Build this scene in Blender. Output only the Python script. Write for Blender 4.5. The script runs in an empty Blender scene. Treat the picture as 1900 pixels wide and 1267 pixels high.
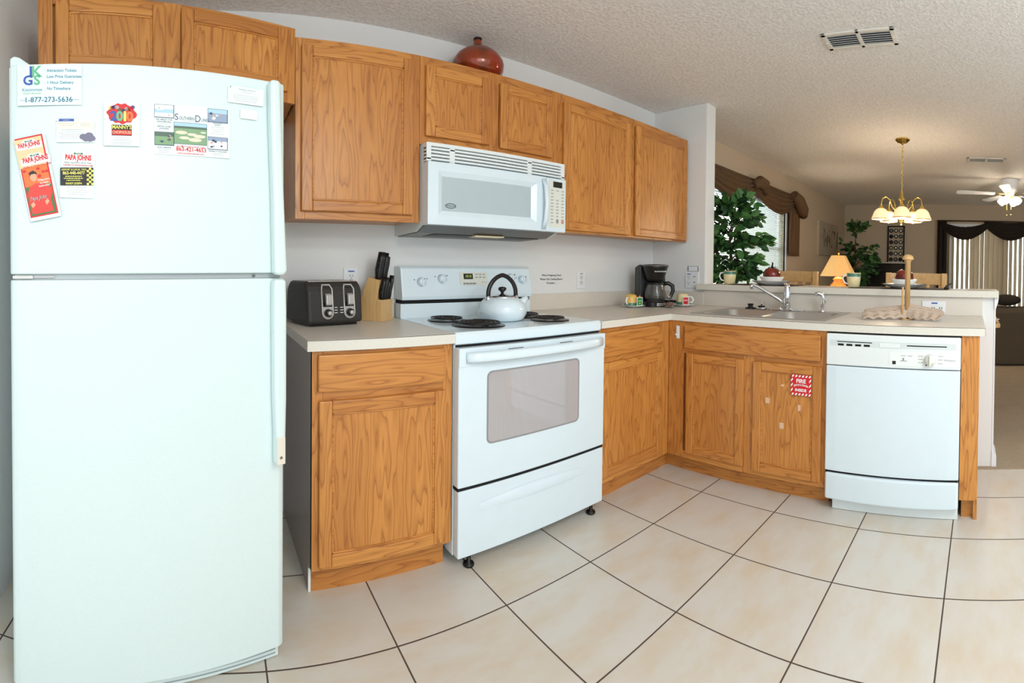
import bpy, bmesh, math, random
from math import pi, sin, cos, radians as rad
from mathutils import Vector, Matrix
random.seed(7)
S = bpy.context.scene
COL = S.collection

# ------------------------------------------------------------------ camera, sky, light, exposure
CAMP = (-.8675, -2.1734, 1.1786); YAW, PITCH, ROLL = -.6516, -.0142, .0099
FPX, PX, PY, KV = 902.36, 974.95, 508.03, .9506
cam = bpy.data.cameras.new('camera'); camo = bpy.data.objects.new('camera', cam); COL.objects.link(camo)
_f = Vector((-sin(YAW)*cos(PITCH), cos(YAW)*cos(PITCH), sin(PITCH))); _r = Vector((cos(YAW), sin(YAW), 0)); _u = _r.cross(_f)
_r2 = _r*cos(ROLL)+_u*sin(ROLL); _u2 = -_r*sin(ROLL)+_u*cos(ROLL)
mw = Matrix((_r2, _u2, -_f)).transposed().to_4x4(); mw.translation = CAMP
camo.matrix_world = mw
cam.type = 'PANO'; cam.panorama_type = 'CENTRAL_CYLINDRICAL'
cam.central_cylindrical_radius = 1.0
cam.central_cylindrical_range_u_min = -PX/FPX; cam.central_cylindrical_range_u_max = (1900-PX)/FPX
cam.central_cylindrical_range_v_max = PY/(FPX*KV); cam.central_cylindrical_range_v_min = -(1267-PY)/(FPX*KV)
cam.clip_start = .02; cam.clip_end = 60
S.camera = camo
S.view_settings.view_transform = 'Standard'; S.view_settings.look = 'None'
S.view_settings.exposure = -.15; S.view_settings.gamma = 1.0; S.view_settings.use_curve_mapping = False
W = bpy.data.worlds.new('sky'); S.world = W; W.use_nodes = True
bg = W.node_tree.nodes['Background']; bg.inputs[0].default_value = (.86, .95, 1.0, 1); bg.inputs[1].default_value = 1.25

def light(name, loc, size, power, color=(1, 1, 1), target=None, kind='AREA'):
    d = bpy.data.lights.new(name, kind); d.energy = power; d.color = color
    o = bpy.data.objects.new(name, d); COL.objects.link(o); o.location = loc
    if kind == 'AREA':
        d.shape = 'RECTANGLE'; d.size, d.size_y = size
        if target is not None: o.rotation_euler = (Vector(target)-Vector(loc)).to_track_quat('-Z', 'Y').to_euler()
    else: d.shadow_soft_size = size
    return o
light('kitchen_ceiling_lamp', (-.2, -2.75, 2.30), (1.2, .6), 20, (.97, .99, 1.0))
light('kitchen_ceiling_fill', (-.1, -3.0, 1.95), .15, 34, (1.0, .985, .96), kind='POINT')  # added fill light, no fixture: brightens the kitchen ceiling
light('kitchen_rear_fill', (-.9, -4.4, 1.45), (2.4, 1.7), 33, (.90, .98, 1.0), (.6, -.4, .9))  # added soft fill from behind the camera, no window modelled there
light('dining_window_daylight', (3.6, .55, 1.5), (1.7, 1.1), 34, (.92, 1.0, .97), (3.6, -.5, 1.3))
light('sliding_door_daylight', (7.75, -2.65, 1.1), (1.8, 2.0), 45, (.92, 1.0, .97), (6.5, -2.65, 1.0))

# ------------------------------------------------------------------ materials
def lin(c):
    f = lambda v: v/12.92 if v <= .04045 else ((v+.055)/1.055)**2.4
    return tuple(f(v/255) for v in c)+(1,)
class NT:
    def __init__(s, name):
        s.m = bpy.data.materials.new(name); s.m.use_nodes = True; s.t = s.m.node_tree; s.b = s.t.nodes['Principled BSDF']
    def n(s, typ, **k):
        o = s.t.nodes.new(typ)
        for a, v in k.items():
            if a.startswith('i_'): o.inputs[a[2:].replace('_', ' ')].default_value = v
            else: setattr(o, a, v)
        return o
    def l(s, a, b): s.t.links.new(a, b)
    def math(s, op, a, b=None):
        o = s.n('ShaderNodeMath', operation=op)
        for i, v in enumerate((a, b)):
            if v is None: continue
            if isinstance(v, (int, float)): o.inputs[i].default_value = v
            else: s.l(v, o.inputs[i])
        return o.outputs[0]
    def mix(s, fac, a, b, blend='MIX'):
        o = s.n('ShaderNodeMix', data_type='RGBA', blend_type=blend)
        for i, v in ((0, fac), (6, a), (7, b)):
            if isinstance(v, (int, float, tuple)): o.inputs[i].default_value = v
            else: s.l(v, o.inputs[i])
        return o.outputs[2]
    def ramp(s, fac, stops):
        o = s.n('ShaderNodeValToRGB'); r = o.color_ramp
        while len(r.elements) < len(stops): r.elements.new(.5)
        for e, (p, c) in zip(r.elements, stops): e.position = p; e.color = c
        s.l(fac, o.inputs[0]); return o.outputs[0]
    def coords(s, scale=(1, 1, 1), kind='Object', loc=(0, 0, 0), rnd=False):
        tc = s.n('ShaderNodeTexCoord'); mp = s.n('ShaderNodeMapping'); mp.inputs['Scale'].default_value = scale; mp.inputs['Location'].default_value = loc
        v = tc.outputs[kind]
        if rnd:
            oi = s.n('ShaderNodeObjectInfo'); ad = s.n('ShaderNodeVectorMath', operation='ADD'); sc = s.n('ShaderNodeVectorMath', operation='SCALE'); cb = s.n('ShaderNodeCombineXYZ')
            for k in range(3): s.l(oi.outputs['Random'], cb.inputs[k])
            s.l(cb.outputs[0], sc.inputs[0]); sc.inputs['Scale'].default_value = 37.0
            s.l(v, ad.inputs[0]); s.l(sc.outputs[0], ad.inputs[1]); v = ad.outputs[0]
        s.l(v, mp.inputs[0]); return mp.outputs[0]
    def noise(s, vec, scale=5, detail=3, rough=.5):
        o = s.n('ShaderNodeTexNoise'); o.inputs['Scale'].default_value = scale; o.inputs['Detail'].default_value = detail; o.inputs['Roughness'].default_value = rough
        s.l(vec, o.inputs['Vector']); return o.outputs[0]
    def bump(s, h, strength=.2, dist=.002):
        o = s.n('ShaderNodeBump'); o.inputs['Strength'].default_value = strength; o.inputs['Distance'].default_value = dist
        s.l(h, o.inputs['Height']); s.l(o.outputs[0], s.b.inputs['Normal'])
    def color(s, c): s.l(c, s.b.inputs['Base Color'])
MATS = {}
def mat(name, col, rough=.5, metal=0, spec=.5, trans=0, ior=1.45, emit=None, es=0, coat=0, alpha=1):
    t = NT(name); b = t.b; b.inputs['Base Color'].default_value = lin(col); b.inputs['Roughness'].default_value = rough
    b.inputs['Metallic'].default_value = metal; b.inputs['Specular IOR Level'].default_value = spec; b.inputs['Transmission Weight'].default_value = trans
    b.inputs['IOR'].default_value = ior; b.inputs['Coat Weight'].default_value = coat; b.inputs['Alpha'].default_value = alpha
    if emit: b.inputs['Emission Color'].default_value = lin(emit); b.inputs['Emission Strength'].default_value = es
    # faint unevenness so that no surface is perfectly plain
    n = t.noise(t.coords((1, 1, 1)), 14, 2); v = t.ramp(n, [(.3, tuple(x*.982 for x in lin(col)[:3])+(1,)), (.7, lin(col))]); t.color(v)
    MATS[name] = t.m; return t.m
def oak(name, grain, light_c=(218, 150, 74), dark_c=(150, 84, 32)):
    """grain: axis index the fibres run along (object space)"""
    t = NT(name)
    def sc(across, along): v = [across]*3; v[grain] = along; return tuple(v)
    base = t.coords(sc(1, 1), rnd=True)
    def mp(scale):
        m = t.n('ShaderNodeMapping'); m.inputs['Scale'].default_value = scale; t.l(base, m.inputs[0]); return m.outputs[0]
    fig = t.noise(mp(sc(7.5, .85)), 1.0, 3.0, .55)                 # broad cathedral figure
    rings = t.math('FRACT', t.math('MULTIPLY', fig, 17.0))
    ringm = t.ramp(rings, [(0, (1, 1, 1, 1)), (.10, (.15, .15, .15, 1)), (.45, (0, 0, 0, 1)), (.9, (.5, .5, .5, 1)), (1, (1, 1, 1, 1))])
    pores = t.noise(mp(sc(330, 9)), 1.0, 2.0, .6)
    porem = t.ramp(pores, [(.50, (0, 0, 0, 1)), (.68, (1, 1, 1, 1))])
    tone = t.noise(mp(sc(3.2, .5)), 1.0, 2.0)
    c = t.mix(t.ramp(tone, [(.3, (0, 0, 0, 1)), (.7, (1, 1, 1, 1))]), lin(light_c), lin(tuple(int(a*.55+b*.45) for a, b in zip(light_c, dark_c))))
    k1 = t.n('ShaderNodeMath', operation='MULTIPLY'); t.l(ringm, k1.inputs[0]); k1.inputs[1].default_value = .74
    c = t.mix(k1.outputs[0], c, lin(dark_c))
    k2 = t.n('ShaderNodeMath', operation='MULTIPLY'); t.l(porem, k2.inputs[0]); k2.inputs[1].default_value = .28
    c = t.mix(k2.outputs[0], c, lin(dark_c))
    t.color(c); t.b.inputs['Roughness'].default_value = .38; t.b.inputs['Coat Weight'].default_value = .15; t.b.inputs['Coat Roughness'].default_value = .25
    t.bump(pores, .10, .0006); MATS[name] = t.m; return t.m
OAKV = oak('oak_upright', 2); OAKX = oak('oak_lengthwise', 0); OAKY = oak('oak_sideways', 1)
PALEW = oak('pale_wood', 0, (226, 190, 136), (192, 146, 90)); PALEV = oak('pale_wood_upright', 2, (228, 190, 132), (200, 152, 92))
def speckle(name, base, dots, rough=.4, scale=420, lo=.58, hi=.66, bump=0, coarse=None):
    t = NT(name); v = t.coords()
    n = t.noise(v, scale, 2); c = t.mix(t.ramp(n, [(lo, (0, 0, 0, 1)), (hi, (1, 1, 1, 1))]), lin(base), lin(dots))
    if coarse: c = t.mix(t.ramp(t.noise(v, 6, 3), [(.35, (0, 0, 0, 1)), (.7, (1, 1, 1, 1))]), c, lin(coarse))
    t.color(c); t.b.inputs['Roughness'].default_value = rough
    if bump: t.bump(n, bump, .001)
    MATS[name] = t.m; return t.m
LAM = speckle('laminate', (221, 214, 203), (203, 194, 181), .32, 300)
LAMEDGE = speckle('laminate_edge', (224, 220, 208), (206, 200, 186), .4, 300)
SEAM = mat('laminate_seam', (98, 92, 84), .6)
WALLK = speckle('wall_paint_kitchen', (230, 231, 230), (224, 226, 225), .75, 160, bump=.05)
WALLL = speckle('wall_paint_living_dim', (200, 185, 162), (194, 179, 155), .8, 160, bump=.05)  # tan stands in for dim, warm room light on the same off-white paint
CARPET = speckle('carpet_pile', (176, 160, 138), (146, 130, 108), .95, 260, .45, .62, bump=.8, coarse=(160, 144, 122))
def popcorn():
    t = NT('popcorn_ceiling'); v = t.coords()
    n = t.noise(v, 62, 4, .62); c = t.ramp(n, [(.3, lin((228, 224, 219))), (.62, lin((247, 245, 241)))]); t.color(c)
    t.b.inputs['Roughness'].default_value = .9; t.bump(n, .8, .010); return t.m
POP = popcorn()
def tiles():
    t = NT('floor_tiles'); tc = t.n('ShaderNodeTexCoord'); mp = t.n('ShaderNodeMapping', vector_type='TEXTURE')
    mp.inputs['Location'].default_value = (-.325, -.867, 0); mp.inputs['Rotation'].default_value = (0, 0, -.0195); mp.inputs['Scale'].default_value = (.3837, .4022, 1)
    t.l(tc.outputs['Object'], mp.inputs[0]); sx = t.n('ShaderNodeSeparateXYZ'); t.l(mp.outputs[0], sx.inputs[0])
    def edge(o, s):
        f = t.math('FRACT', t.math('ADD', o, 100.0)); return t.math('MULTIPLY', t.math('MINIMUM', f, t.math('SUBTRACT', 1.0, f)), s)
    d = t.math('MINIMUM', edge(sx.outputs[0], .3837), edge(sx.outputs[1], .4022))
    g = t.math('LESS_THAN', d, .0026)
    cell = t.n('ShaderNodeCombineXYZ'); t.l(t.math('FLOOR', sx.outputs[0]), cell.inputs[0]); t.l(t.math('FLOOR', sx.outputs[1]), cell.inputs[1])
    wn = t.n('ShaderNodeTexWhiteNoise', noise_dimensions='3D'); t.l(cell.outputs[0], wn.inputs[0])
    off = t.n('ShaderNodeVectorMath', operation='MULTIPLY_ADD'); t.l(wn.outputs['Color'], off.inputs[0]); off.inputs[1].default_value = (9, 9, 9); t.l(tc.outputs['Object'], off.inputs[2])
    st = t.n('ShaderNodeMapping'); st.inputs['Scale'].default_value = (3.2, 6.5, 3); st.inputs['Rotation'].default_value = (0, 0, .5); t.l(off.outputs[0], st.inputs[0])
    n1 = t.noise(st.outputs[0], 1.3, 6, .62); n2 = t.noise(off.outputs[0], 3.0, 4, .6)
    c = t.mix(t.ramp(n1, [(.42, (0, 0, 0, 1)), (.72, (1, 1, 1, 1))]), lin((209, 205, 197)), lin((205, 190, 168)))
    c = t.mix(t.ramp(n2, [(.5, (0, 0, 0, 1)), (.8, (.8, .8, .8, 1))]), c, lin((207, 203, 195)))
    c = t.mix(g, c, lin((84, 68, 60))); t.color(c)
    t.l(t.mix(g, (.30, .30, .30, 1), (.9, .9, .9, 1)), t.b.inputs['Roughness'])
    t.bump(t.math('MINIMUM', d, .004), .6, .4); return t.m
TILE = tiles()
WHITE = mat('white_enamel', (224, 238, 245), .18, coat=.3)
WHITEP = mat('white_plastic', (232, 238, 238), .35)
FRIDGE = speckle('fridge_enamel', (218, 233, 232), (212, 228, 227), .33, 700, .45, .6, bump=.25)
IVORY = mat('ivory_panel', (226, 228, 218), .4)
OFFW = mat('trim_white', (236, 238, 242), .4)
BLACKP = mat('black_plastic', (26, 25, 25), .28)
DARKP = mat('dark_grey_plastic', (52, 50, 48), .5)
DARK = mat('dark_gap', (16, 15, 16), .8)
GREYM = mat('grey_metal', (128, 126, 124), .4, .7)
STEEL = mat('stainless', (200, 199, 196), .42, 1)
CHROME = mat('chrome', (225, 228, 232), .07, 1)
SILVER = mat('silver_plastic', (196, 194, 190), .35, .3)
BRASS = mat('brass', (226, 196, 110), .16, 1)
COIL = mat('burner_coil', (48, 42, 40), .5, .4)
SIDE = mat('cabinet_side_laminate', (160, 146, 142), .35)
RED = mat('print_red', (214, 38, 44), .5); GREENP = mat('print_green', (36, 120, 84), .5); TEALP = mat('print_teal', (18, 128, 160), .5)
BLUEP = mat('print_blue', (52, 92, 170), .5); MINT = mat('print_mint', (104, 186, 140), .5); BLKP = mat('print_black', (36, 34, 36), .5)
GREYP = mat('print_grey', (150, 156, 160), .5); YELP = mat('print_yellow', (240, 236, 110), .5); WHT = mat('print_white', (248, 250, 250), .5)
PAPER = mat('paper_white', (230, 240, 239), .6); PALEC = mat('card_pale_teal', (222, 238, 236), .3); TANP = mat('print_tan', (236, 206, 160), .5)
SKINP = mat('print_skin', (228, 168, 136), .5); ORGP = mat('print_orange', (226, 120, 60), .5); NAVY = mat('print_navy', (58, 84, 110), .5)
LEAF1 = mat('leaf_green', (72, 122, 60), .45); LEAF2 = mat('leaf_dark', (40, 76, 42), .5); BARK = mat('bark', (84, 62, 44), .8)
BROWNF = mat('brown_fabric', (98, 74, 50), .8); DARKF = mat('dark_fabric', (44, 36, 30), .85); SOFA = speckle('sofa_chenille', (70, 68, 54), (98, 74, 60), .95, 120, .45, .65, bump=.6)
CREAM = mat('cream_glaze', (240, 224, 172), .2, coat=.4); GREENG = mat('green_glaze', (78, 132, 102), .2, coat=.4); GLAZEW = mat('white_glaze', (238, 238, 236), .15, coat=.4)
YELG = mat('yellow_glaze', (236, 190, 96), .2, coat=.4); TERRA = mat('terracotta_glaze', (196, 120, 60), .3)
def gloss_red(name, c1, c2, c3):
    t = NT(name); n = t.noise(t.coords(), 9, 4); t.color(t.ramp(n, [(.3, lin(c1)), (.5, lin(c2)), (.72, lin(c3))]))
    t.b.inputs['Roughness'].default_value = .18; t.b.inputs['Coat Weight'].default_value = .5; t.b.inputs['Metallic'].default_value = .25; MATS[name] = t.m; return t.m
GOURD = gloss_red('gourd_lacquer', (70, 20, 14), (128, 42, 26), (150, 66, 34)); VASE = gloss_red('vase_lacquer', (84, 40, 22), (150, 62, 26), (156, 34, 26))
GLASS = mat('clear_glass', (250, 250, 250), .02, trans=1, ior=1.45); TINTG = mat('coffee_glass', (214, 210, 204), .03, trans=.92)
OVENG = NT('oven_window_glass'); OVENG.b.inputs['Base Color'].default_value = lin((176, 172, 172)); OVENG.b.inputs['Roughness'].default_value = .06; OVENG.b.inputs['Coat Weight'].default_value = 1.0
_v = OVENG.coords((1, 1, 1)); _w = OVENG.n('ShaderNodeTexWave', wave_type='BANDS', bands_direction='X'); _w.inputs['Scale'].default_value = 55; OVENG.l(_v, _w.inputs[0])
OVENG.color(OVENG.mix(_w.outputs[1], lin((168, 160, 162)), lin((190, 188, 188)))); OVENG = OVENG.m
MWG = mat('microwave_window', (186, 200, 206), .12, coat=.6)
LCD = mat('lcd_dark', (44, 46, 40), .2); LCDT = mat('lcd_digits', (170, 190, 90), .4, emit=(170, 190, 90), es=.5)
SHADEG = mat('frosted_shade', (250, 226, 196), .4, emit=(255, 206, 150), es=.9); BULB = mat('bulb', (255, 240, 220), .4, emit=(255, 224, 180), es=14)
LAMPSH = mat('lamp_shade_fabric', (240, 196, 130), .8, emit=(240, 176, 104), es=.38)
def vane(name, c, tr):
    t = NT(name); t.b.inputs['Base Color'].default_value = lin(c); t.b.inputs['Roughness'].default_value = .6
    tl = t.n('ShaderNodeBsdfTranslucent'); tl.inputs[0].default_value = lin(c); mx = t.n('ShaderNodeMixShader'); mx.inputs[0].default_value = tr
    out = t.t.nodes['Material Output']; t.l(t.b.outputs[0], mx.inputs[1]); t.l(tl.outputs[0], mx.inputs[2]); t.l(mx.outputs[0], out.inputs[0]); MATS[name] = t.m; return t.m
BLIND = vane('blind_slat', (240, 246, 242), .34); VANE = vane('vertical_vane', (204, 192, 172), .45)
def stripes():
    t = NT('striped_cloth'); v = t.coords((1, 1, 1), 'UV'); w = t.n('ShaderNodeTexWave', wave_type='BANDS', bands_direction='X'); w.inputs['Scale'].default_value = 7; w.inputs['Distortion'].default_value = .4; t.l(v, w.inputs[0])
    t.color(t.mix(t.ramp(w.outputs[1], [(.78, (0, 0, 0, 1)), (.92, (1, 1, 1, 1))]), lin((214, 194, 174)), lin((96, 76, 70)))); t.b.inputs['Roughness'].default_value = .9
    t.bump(t.noise(t.coords(), 500, 2), .5, .001); return t.m
TOWEL = stripes()
def canvas_art():
    t = NT('painted_canvas'); v = t.coords((1, 1, 1), 'UV')
    n = t.noise(v, 4, 3); c = t.mix(n, lin((160, 146, 128)), lin((196, 184, 164)))
    m = t.n('ShaderNodeMapping'); m.inputs['Scale'].default_value = (13, 1.6, 1); t.l(v, m.inputs[0]); n2 = t.noise(m.outputs[0], 1.0, 3, .7)
    sx = t.n('ShaderNodeSeparateXYZ'); t.l(v, sx.inputs[0]); band = t.math('MULTIPLY', t.math('LESS_THAN', t.math('ABSOLUTE', t.math('SUBTRACT', sx.outputs[1], .52)), .27), t.math('GREATER_THAN', sx.outputs[0], .15))
    k = t.math('MULTIPLY', t.ramp(n2, [(.5, (0, 0, 0, 1)), (.6, (1, 1, 1, 1))]), band)
    t.color(t.mix(k, c, lin((84, 60, 46)))); t.b.inputs['Roughness'].default_value = .8; return t.m
ART = canvas_art()

# ------------------------------------------------------------------ mesh helpers
ORG = {}
class MB:
    def __init__(s): s.v = []; s.f = []; s.mi = []; s.sm = []; s.m = 0; s.uv = None
    def add(s, vs, fs, smooth=False):
        o = len(s.v); s.v += [tuple(p) for p in vs]
        for f in fs: s.f.append(tuple(i+o for i in f)); s.mi.append(s.m); s.sm.append(smooth)
        return s
    def box(s, x0, x1, y0, y1, z0, z1):
        x0, x1 = min(x0, x1), max(x0, x1); y0, y1 = min(y0, y1), max(y0, y1); z0, z1 = min(z0, z1), max(z0, z1)
        return s.add([(x, y, z) for x in (x0, x1) for y in (y0, y1) for z in (z0, z1)], [(0, 1, 3, 2), (4, 6, 7, 5), (0, 4, 5, 1), (2, 3, 7, 6), (0, 2, 6, 4), (1, 5, 7, 3)])
    def prism(s, pts, a0, a1, axis='y', smooth=False):
        """closed outline pts (2D, in the two other axes) pushed along axis"""
        def P(p, a): return {'x': (a, p[0], p[1]), 'y': (p[0], a, p[1]), 'z': (p[0], p[1], a)}[axis]
        n = len(pts)
        return s.add([P(p, a0) for p in pts]+[P(p, a1) for p in pts], [tuple(range(n))[::-1], tuple(range(n, 2*n))]+[(i, (i+1) % n, n+(i+1) % n, n+i) for i in range(n)], smooth)
    def lathe(s, prof, c=(0, 0, 0), seg=32, smooth=True, axis='z', cap=True):
        vs = []; fs = []; n = len(prof)
        for k in range(seg):
            a = 2*pi*k/seg
            for r, z in prof:
                p = {'z': (r*cos(a), r*sin(a), z), 'y': (r*cos(a), z, r*sin(a)), 'x': (z, r*cos(a), r*sin(a))}[axis]
                vs.append((c[0]+p[0], c[1]+p[1], c[2]+p[2]))
        for k in range(seg):
            k2 = (k+1) % seg
            for i in range(n-1): fs.append((k*n+i, k2*n+i, k2*n+i+1, k*n+i+1))
        s.add(vs, fs, smooth)
        if cap:
            o = len(s.v)-len(vs)
            for i in (0, n-1):
                if prof[i][0] > 1e-5: s.f.append(tuple(o+k*n+i for k in range(seg))); s.mi.append(s.m); s.sm.append(False)
        return s
    def tube(s, pts, r, seg=10, cap=True, flat=1.0):
        pts = [Vector(p) for p in pts]; n = len(pts); vs = []; fs = []
        rs = r if isinstance(r, (list, tuple)) else [r]*n
        up = Vector((0, 0, 1)); t0 = (pts[1]-pts[0]).normalized()
        nx = t0.cross(up); nx = nx.normalized() if nx.length > 1e-3 else Vector((1, 0, 0))
        for i, p in enumerate(pts):
            t = (pts[min(i+1, n-1)]-pts[max(i-1, 0)]).normalized(); nx = (nx-t*nx.dot(t)); nx = nx.normalized() if nx.length > 1e-5 else t.orthogonal().normalized(); ny = t.cross(nx)
            for k in range(seg):
                a = 2*pi*k/seg; vs.append(p+(nx*cos(a)+ny*sin(a)*flat)*rs[i])
        for i in range(n-1):
            for k in range(seg): fs.append((i*seg+k, i*seg+(k+1) % seg, (i+1)*seg+(k+1) % seg, (i+1)*seg+k))
        s.add(vs, fs, True)
        if cap: s.add([], []); o = len(s.v)-len(vs); s.f += [tuple(o+k for k in range(seg))[::-1], tuple(o+(n-1)*seg+k for k in range(seg))]; s.mi += [s.m]*2; s.sm += [False]*2
        return s
    def grid(s, fn, nu, nv, smooth=True, uv=False):
        vs = [fn(i/nu, j/nv) for j in range(nv+1) for i in range(nu+1)]
        o = len(s.v); s.add(vs, [(j*(nu+1)+i, j*(nu+1)+i+1, (j+1)*(nu+1)+i+1, (j+1)*(nu+1)+i) for j in range(nv) for i in range(nu)], smooth)
        if uv: s.uv = [(i/nu, j/nv) for j in range(nv+1) for i in range(nu+1)]
        return s
    def ball(s, c, r, seg=20, rings=12, sc=(1, 1, 1)):
        pr = [(r*sin(pi*i/rings), -r*cos(pi*i/rings)) for i in range(rings+1)]
        o = len(s.v); s.lathe(pr, (0, 0, 0), seg, cap=False)
        for i in range(o, len(s.v)): p = s.v[i]; s.v[i] = (c[0]+p[0]*sc[0], c[1]+p[1]*sc[1], c[2]+p[2]*sc[2])
        return s
    def disc(s, c, r, nrm='y', seg=24, rz=None):
        rz = rz or r
        P = lambda a: {'y': (c[0]+r*cos(a), c[1], c[2]+rz*sin(a)), 'x': (c[0], c[1]+r*cos(a), c[2]+rz*sin(a)), 'z': (c[0]+r*cos(a), c[1]+rz*sin(a), c[2])}[nrm]
        return s.add([P(2*pi*k/seg) for k in range(seg)], [tuple(range(seg))])
    def build(s, name, m, parent=None, bevel=0, solid=0, subsurf=0, local=False, segs=2):
        org = ORG.get(parent.name) if parent is not None else None
        vs = s.v if (org is None or local) else [(x-org[0], y-org[1], z-org[2]) for x, y, z in s.v]
        me = bpy.data.meshes.new(name); me.from_pydata(vs, [], s.f); ms = m if isinstance(m, (list, tuple)) else [m]
        for q in ms: me.materials.append(q)
        me.polygons.foreach_set('material_index', s.mi); me.polygons.foreach_set('use_smooth', s.sm)
        if s.uv and len(s.uv) == len(s.v):
            ul = me.uv_layers.new(name='map')
            for lp in me.loops: ul.data[lp.index].uv = s.uv[lp.vertex_index]
        me.update(); me.validate()
        bm = bmesh.new(); bm.from_mesh(me); bmesh.ops.recalc_face_normals(bm, faces=bm.faces[:]); bm.to_mesh(me); bm.free()
        o = bpy.data.objects.new(name, me); COL.objects.link(o)
        if parent is not None: o.parent = parent; ORG[o.name] = org
        else: ORG[o.name] = None
        if solid: q = o.modifiers.new('thickness', 'SOLIDIFY'); q.thickness = solid; q.offset = 0
        if bevel: q = o.modifiers.new('edges', 'BEVEL'); q.width = bevel; q.segments = segs; q.limit_method = 'ANGLE'; q.angle_limit = rad(40); q.harden_normals = False
        if subsurf: q = o.modifiers.new('smooth', 'SUBSURF'); q.levels = q.render_levels = subsurf
        return o
def thing(name, label, cat, loc=(0, 0, 0), rz=0, group=None):
    o = bpy.data.objects.new(name, None); COL.objects.link(o); o.location = loc; o.rotation_euler = (0, 0, rz); o.empty_display_size = .05
    o['label'] = label; o['category'] = cat
    if group: o['group'] = group
    ORG[o.name] = tuple(loc); return o
def tag(o, label, cat, group=None, kind=None):
    o['label'] = label; o['category'] = cat
    if group: o['group'] = group
    if kind: o['kind'] = kind
    return o
def struct(o): o['kind'] = 'structure'; return o
def text(parent, s, size, at, right=(1, 0, 0), up=(0, 0, 1), m=None, align='CENTER', bold=0.0, name='lettering', sx=1.0, local=False, shear=0):
    cu = bpy.data.curves.new('t', 'FONT'); cu.body = s; cu.size = size; cu.align_x = align; cu.align_y = 'CENTER'; cu.offset = bold*size; cu.resolution_u = 3; cu.shear = shear
    ob = bpy.data.objects.new('t', cu); me = bpy.data.meshes.new_from_object(ob); bpy.data.objects.remove(ob); bpy.data.curves.remove(cu)
    R, U, A = Vector(right).normalized(), Vector(up).normalized(), Vector(at)
    org = ORG.get(parent.name) if parent is not None else None
    if org is not None and not local: A = A-Vector(org)
    for v in me.vertices: v.co = A+R*v.co.x*sx+U*v.co.y
    me.materials.clear(); me.materials.append(m); o = bpy.data.objects.new(name, me); COL.objects.link(o)
    if parent is not None: o.parent = parent; ORG[o.name] = org
    return o
def copy_tree(o, parent=None):
    c = o.copy(); COL.objects.link(c); c.parent = parent; ORG[c.name] = ORG.get(o.name)
    if parent is not None: c.matrix_parent_inverse = o.matrix_parent_inverse.copy()
    for ch in list(o.children): copy_tree(ch, c)
    return c
def arc(c, r, a0, a1, n, plane='xz'):
    out = []
    for i in range(n+1):
        a = a0+(a1-a0)*i/n; p = (r*cos(a), r*sin(a))
        out.append({'xz': (c[0]+p[0], c[1], c[2]+p[1]), 'yz': (c[0], c[1]+p[0], c[2]+p[1]), 'xy': (c[0]+p[0], c[1]+p[1], c[2])}[plane])
    return out
def rrect(x0, x1, z0, z1, r, n=5):
    pts = []
    for cx, cz, a in ((x1-r, z1-r, 0), (x0+r, z1-r, pi/2), (x0+r, z0+r, pi), (x1-r, z0+r, 3*pi/2)):
        pts += [(cx+r*cos(a+pi/2*i/n), cz+r*sin(a+pi/2*i/n)) for i in range(n+1)]
    return pts
# ------------------------------------------------------------------ the setting
CEIL = 2.367; WL = -1.55; XR = 1.95; XF = 7.15; YS = -4.6
struct(MB().add([(WL, 0, 0), (1.915, 0, 0), (1.915, YS, 0), (WL, YS, 0)], [(0, 3, 2, 1)]).build('floor', TILE))
struct(MB().box(1.915, XF, YS, 0, -.02, .006).build('floor_carpet', CARPET))
struct(MB().box(WL-.1, XF+.1, YS, .1, CEIL, CEIL+.08).build('ceiling', POP))
struct(MB().box(WL-.1, WL, -1.35, .1, 0, CEIL).build('wall_left', WALLK))
struct(MB().box(WL, XR+.115, 0, .1, 0, CEIL).build('wall_back', WALLK))
struct(MB().box(XR, XR+.115, -.445, 0, 0, CEIL).build('wall_right', WALLK, bevel=.004))
WX0, WX1, WZ0, WZ1 = 2.72, 4.47, .86, 2.0
w = MB().box(XR+.115, WX0, 0, .1, 0, CEIL).box(WX1, XF+.1, 0, .1, 0, CEIL).box(WX0, WX1, 0, .1, 0, WZ0).box(WX0, WX1, 0, .1, WZ1, CEIL)
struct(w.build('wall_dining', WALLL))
DY0, DY1, DZ = -3.55, -1.76, 2.03
w = MB().box(XF, XF+.1, DY1, .1, 0, CEIL).box(XF, XF+.1, YS, DY0, 0, CEIL).box(XF, XF+.1, DY0, DY1, DZ, CEIL)
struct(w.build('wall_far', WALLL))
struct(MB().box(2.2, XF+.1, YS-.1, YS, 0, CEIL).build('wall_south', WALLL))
struct(MB().box(XR, XR+.115, -2.302, -.445, 0, 1.034).build('wall_peninsula', WALLK, bevel=.003))
w = struct(MB().box(WX0, WX1, .06, .09, WZ0, WZ0+.05).box(WX0, WX1, .06, .09, WZ1-.05, WZ1).box(WX0, WX0+.05, .06, .09, WZ0, WZ1).box(WX1-.05, WX1, .06, .09, WZ0, WZ1).box(WX0, WX1, .06, .09, 1.42, 1.46).build('window_1', OFFW))
MB().box(WX0+.05, WX1-.05, .072, .078, WZ0+.05, WZ1-.05).build('pane', GLASS, w)
w = struct(MB().box(XF+.03, XF+.08, DY0, DY1, DZ-.06, DZ).box(XF+.03, XF+.08, DY0, DY0+.06, 0, DZ).box(XF+.03, XF+.08, DY1-.06, DY1, 0, DZ).box(XF+.03, XF+.08, -2.69, -2.62, 0, DZ).build('door_1', OFFW))
MB().box(XF+.05, XF+.058, DY0+.06, DY1-.06, .06, DZ-.06).build('pane', GLASS, w)
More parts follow.
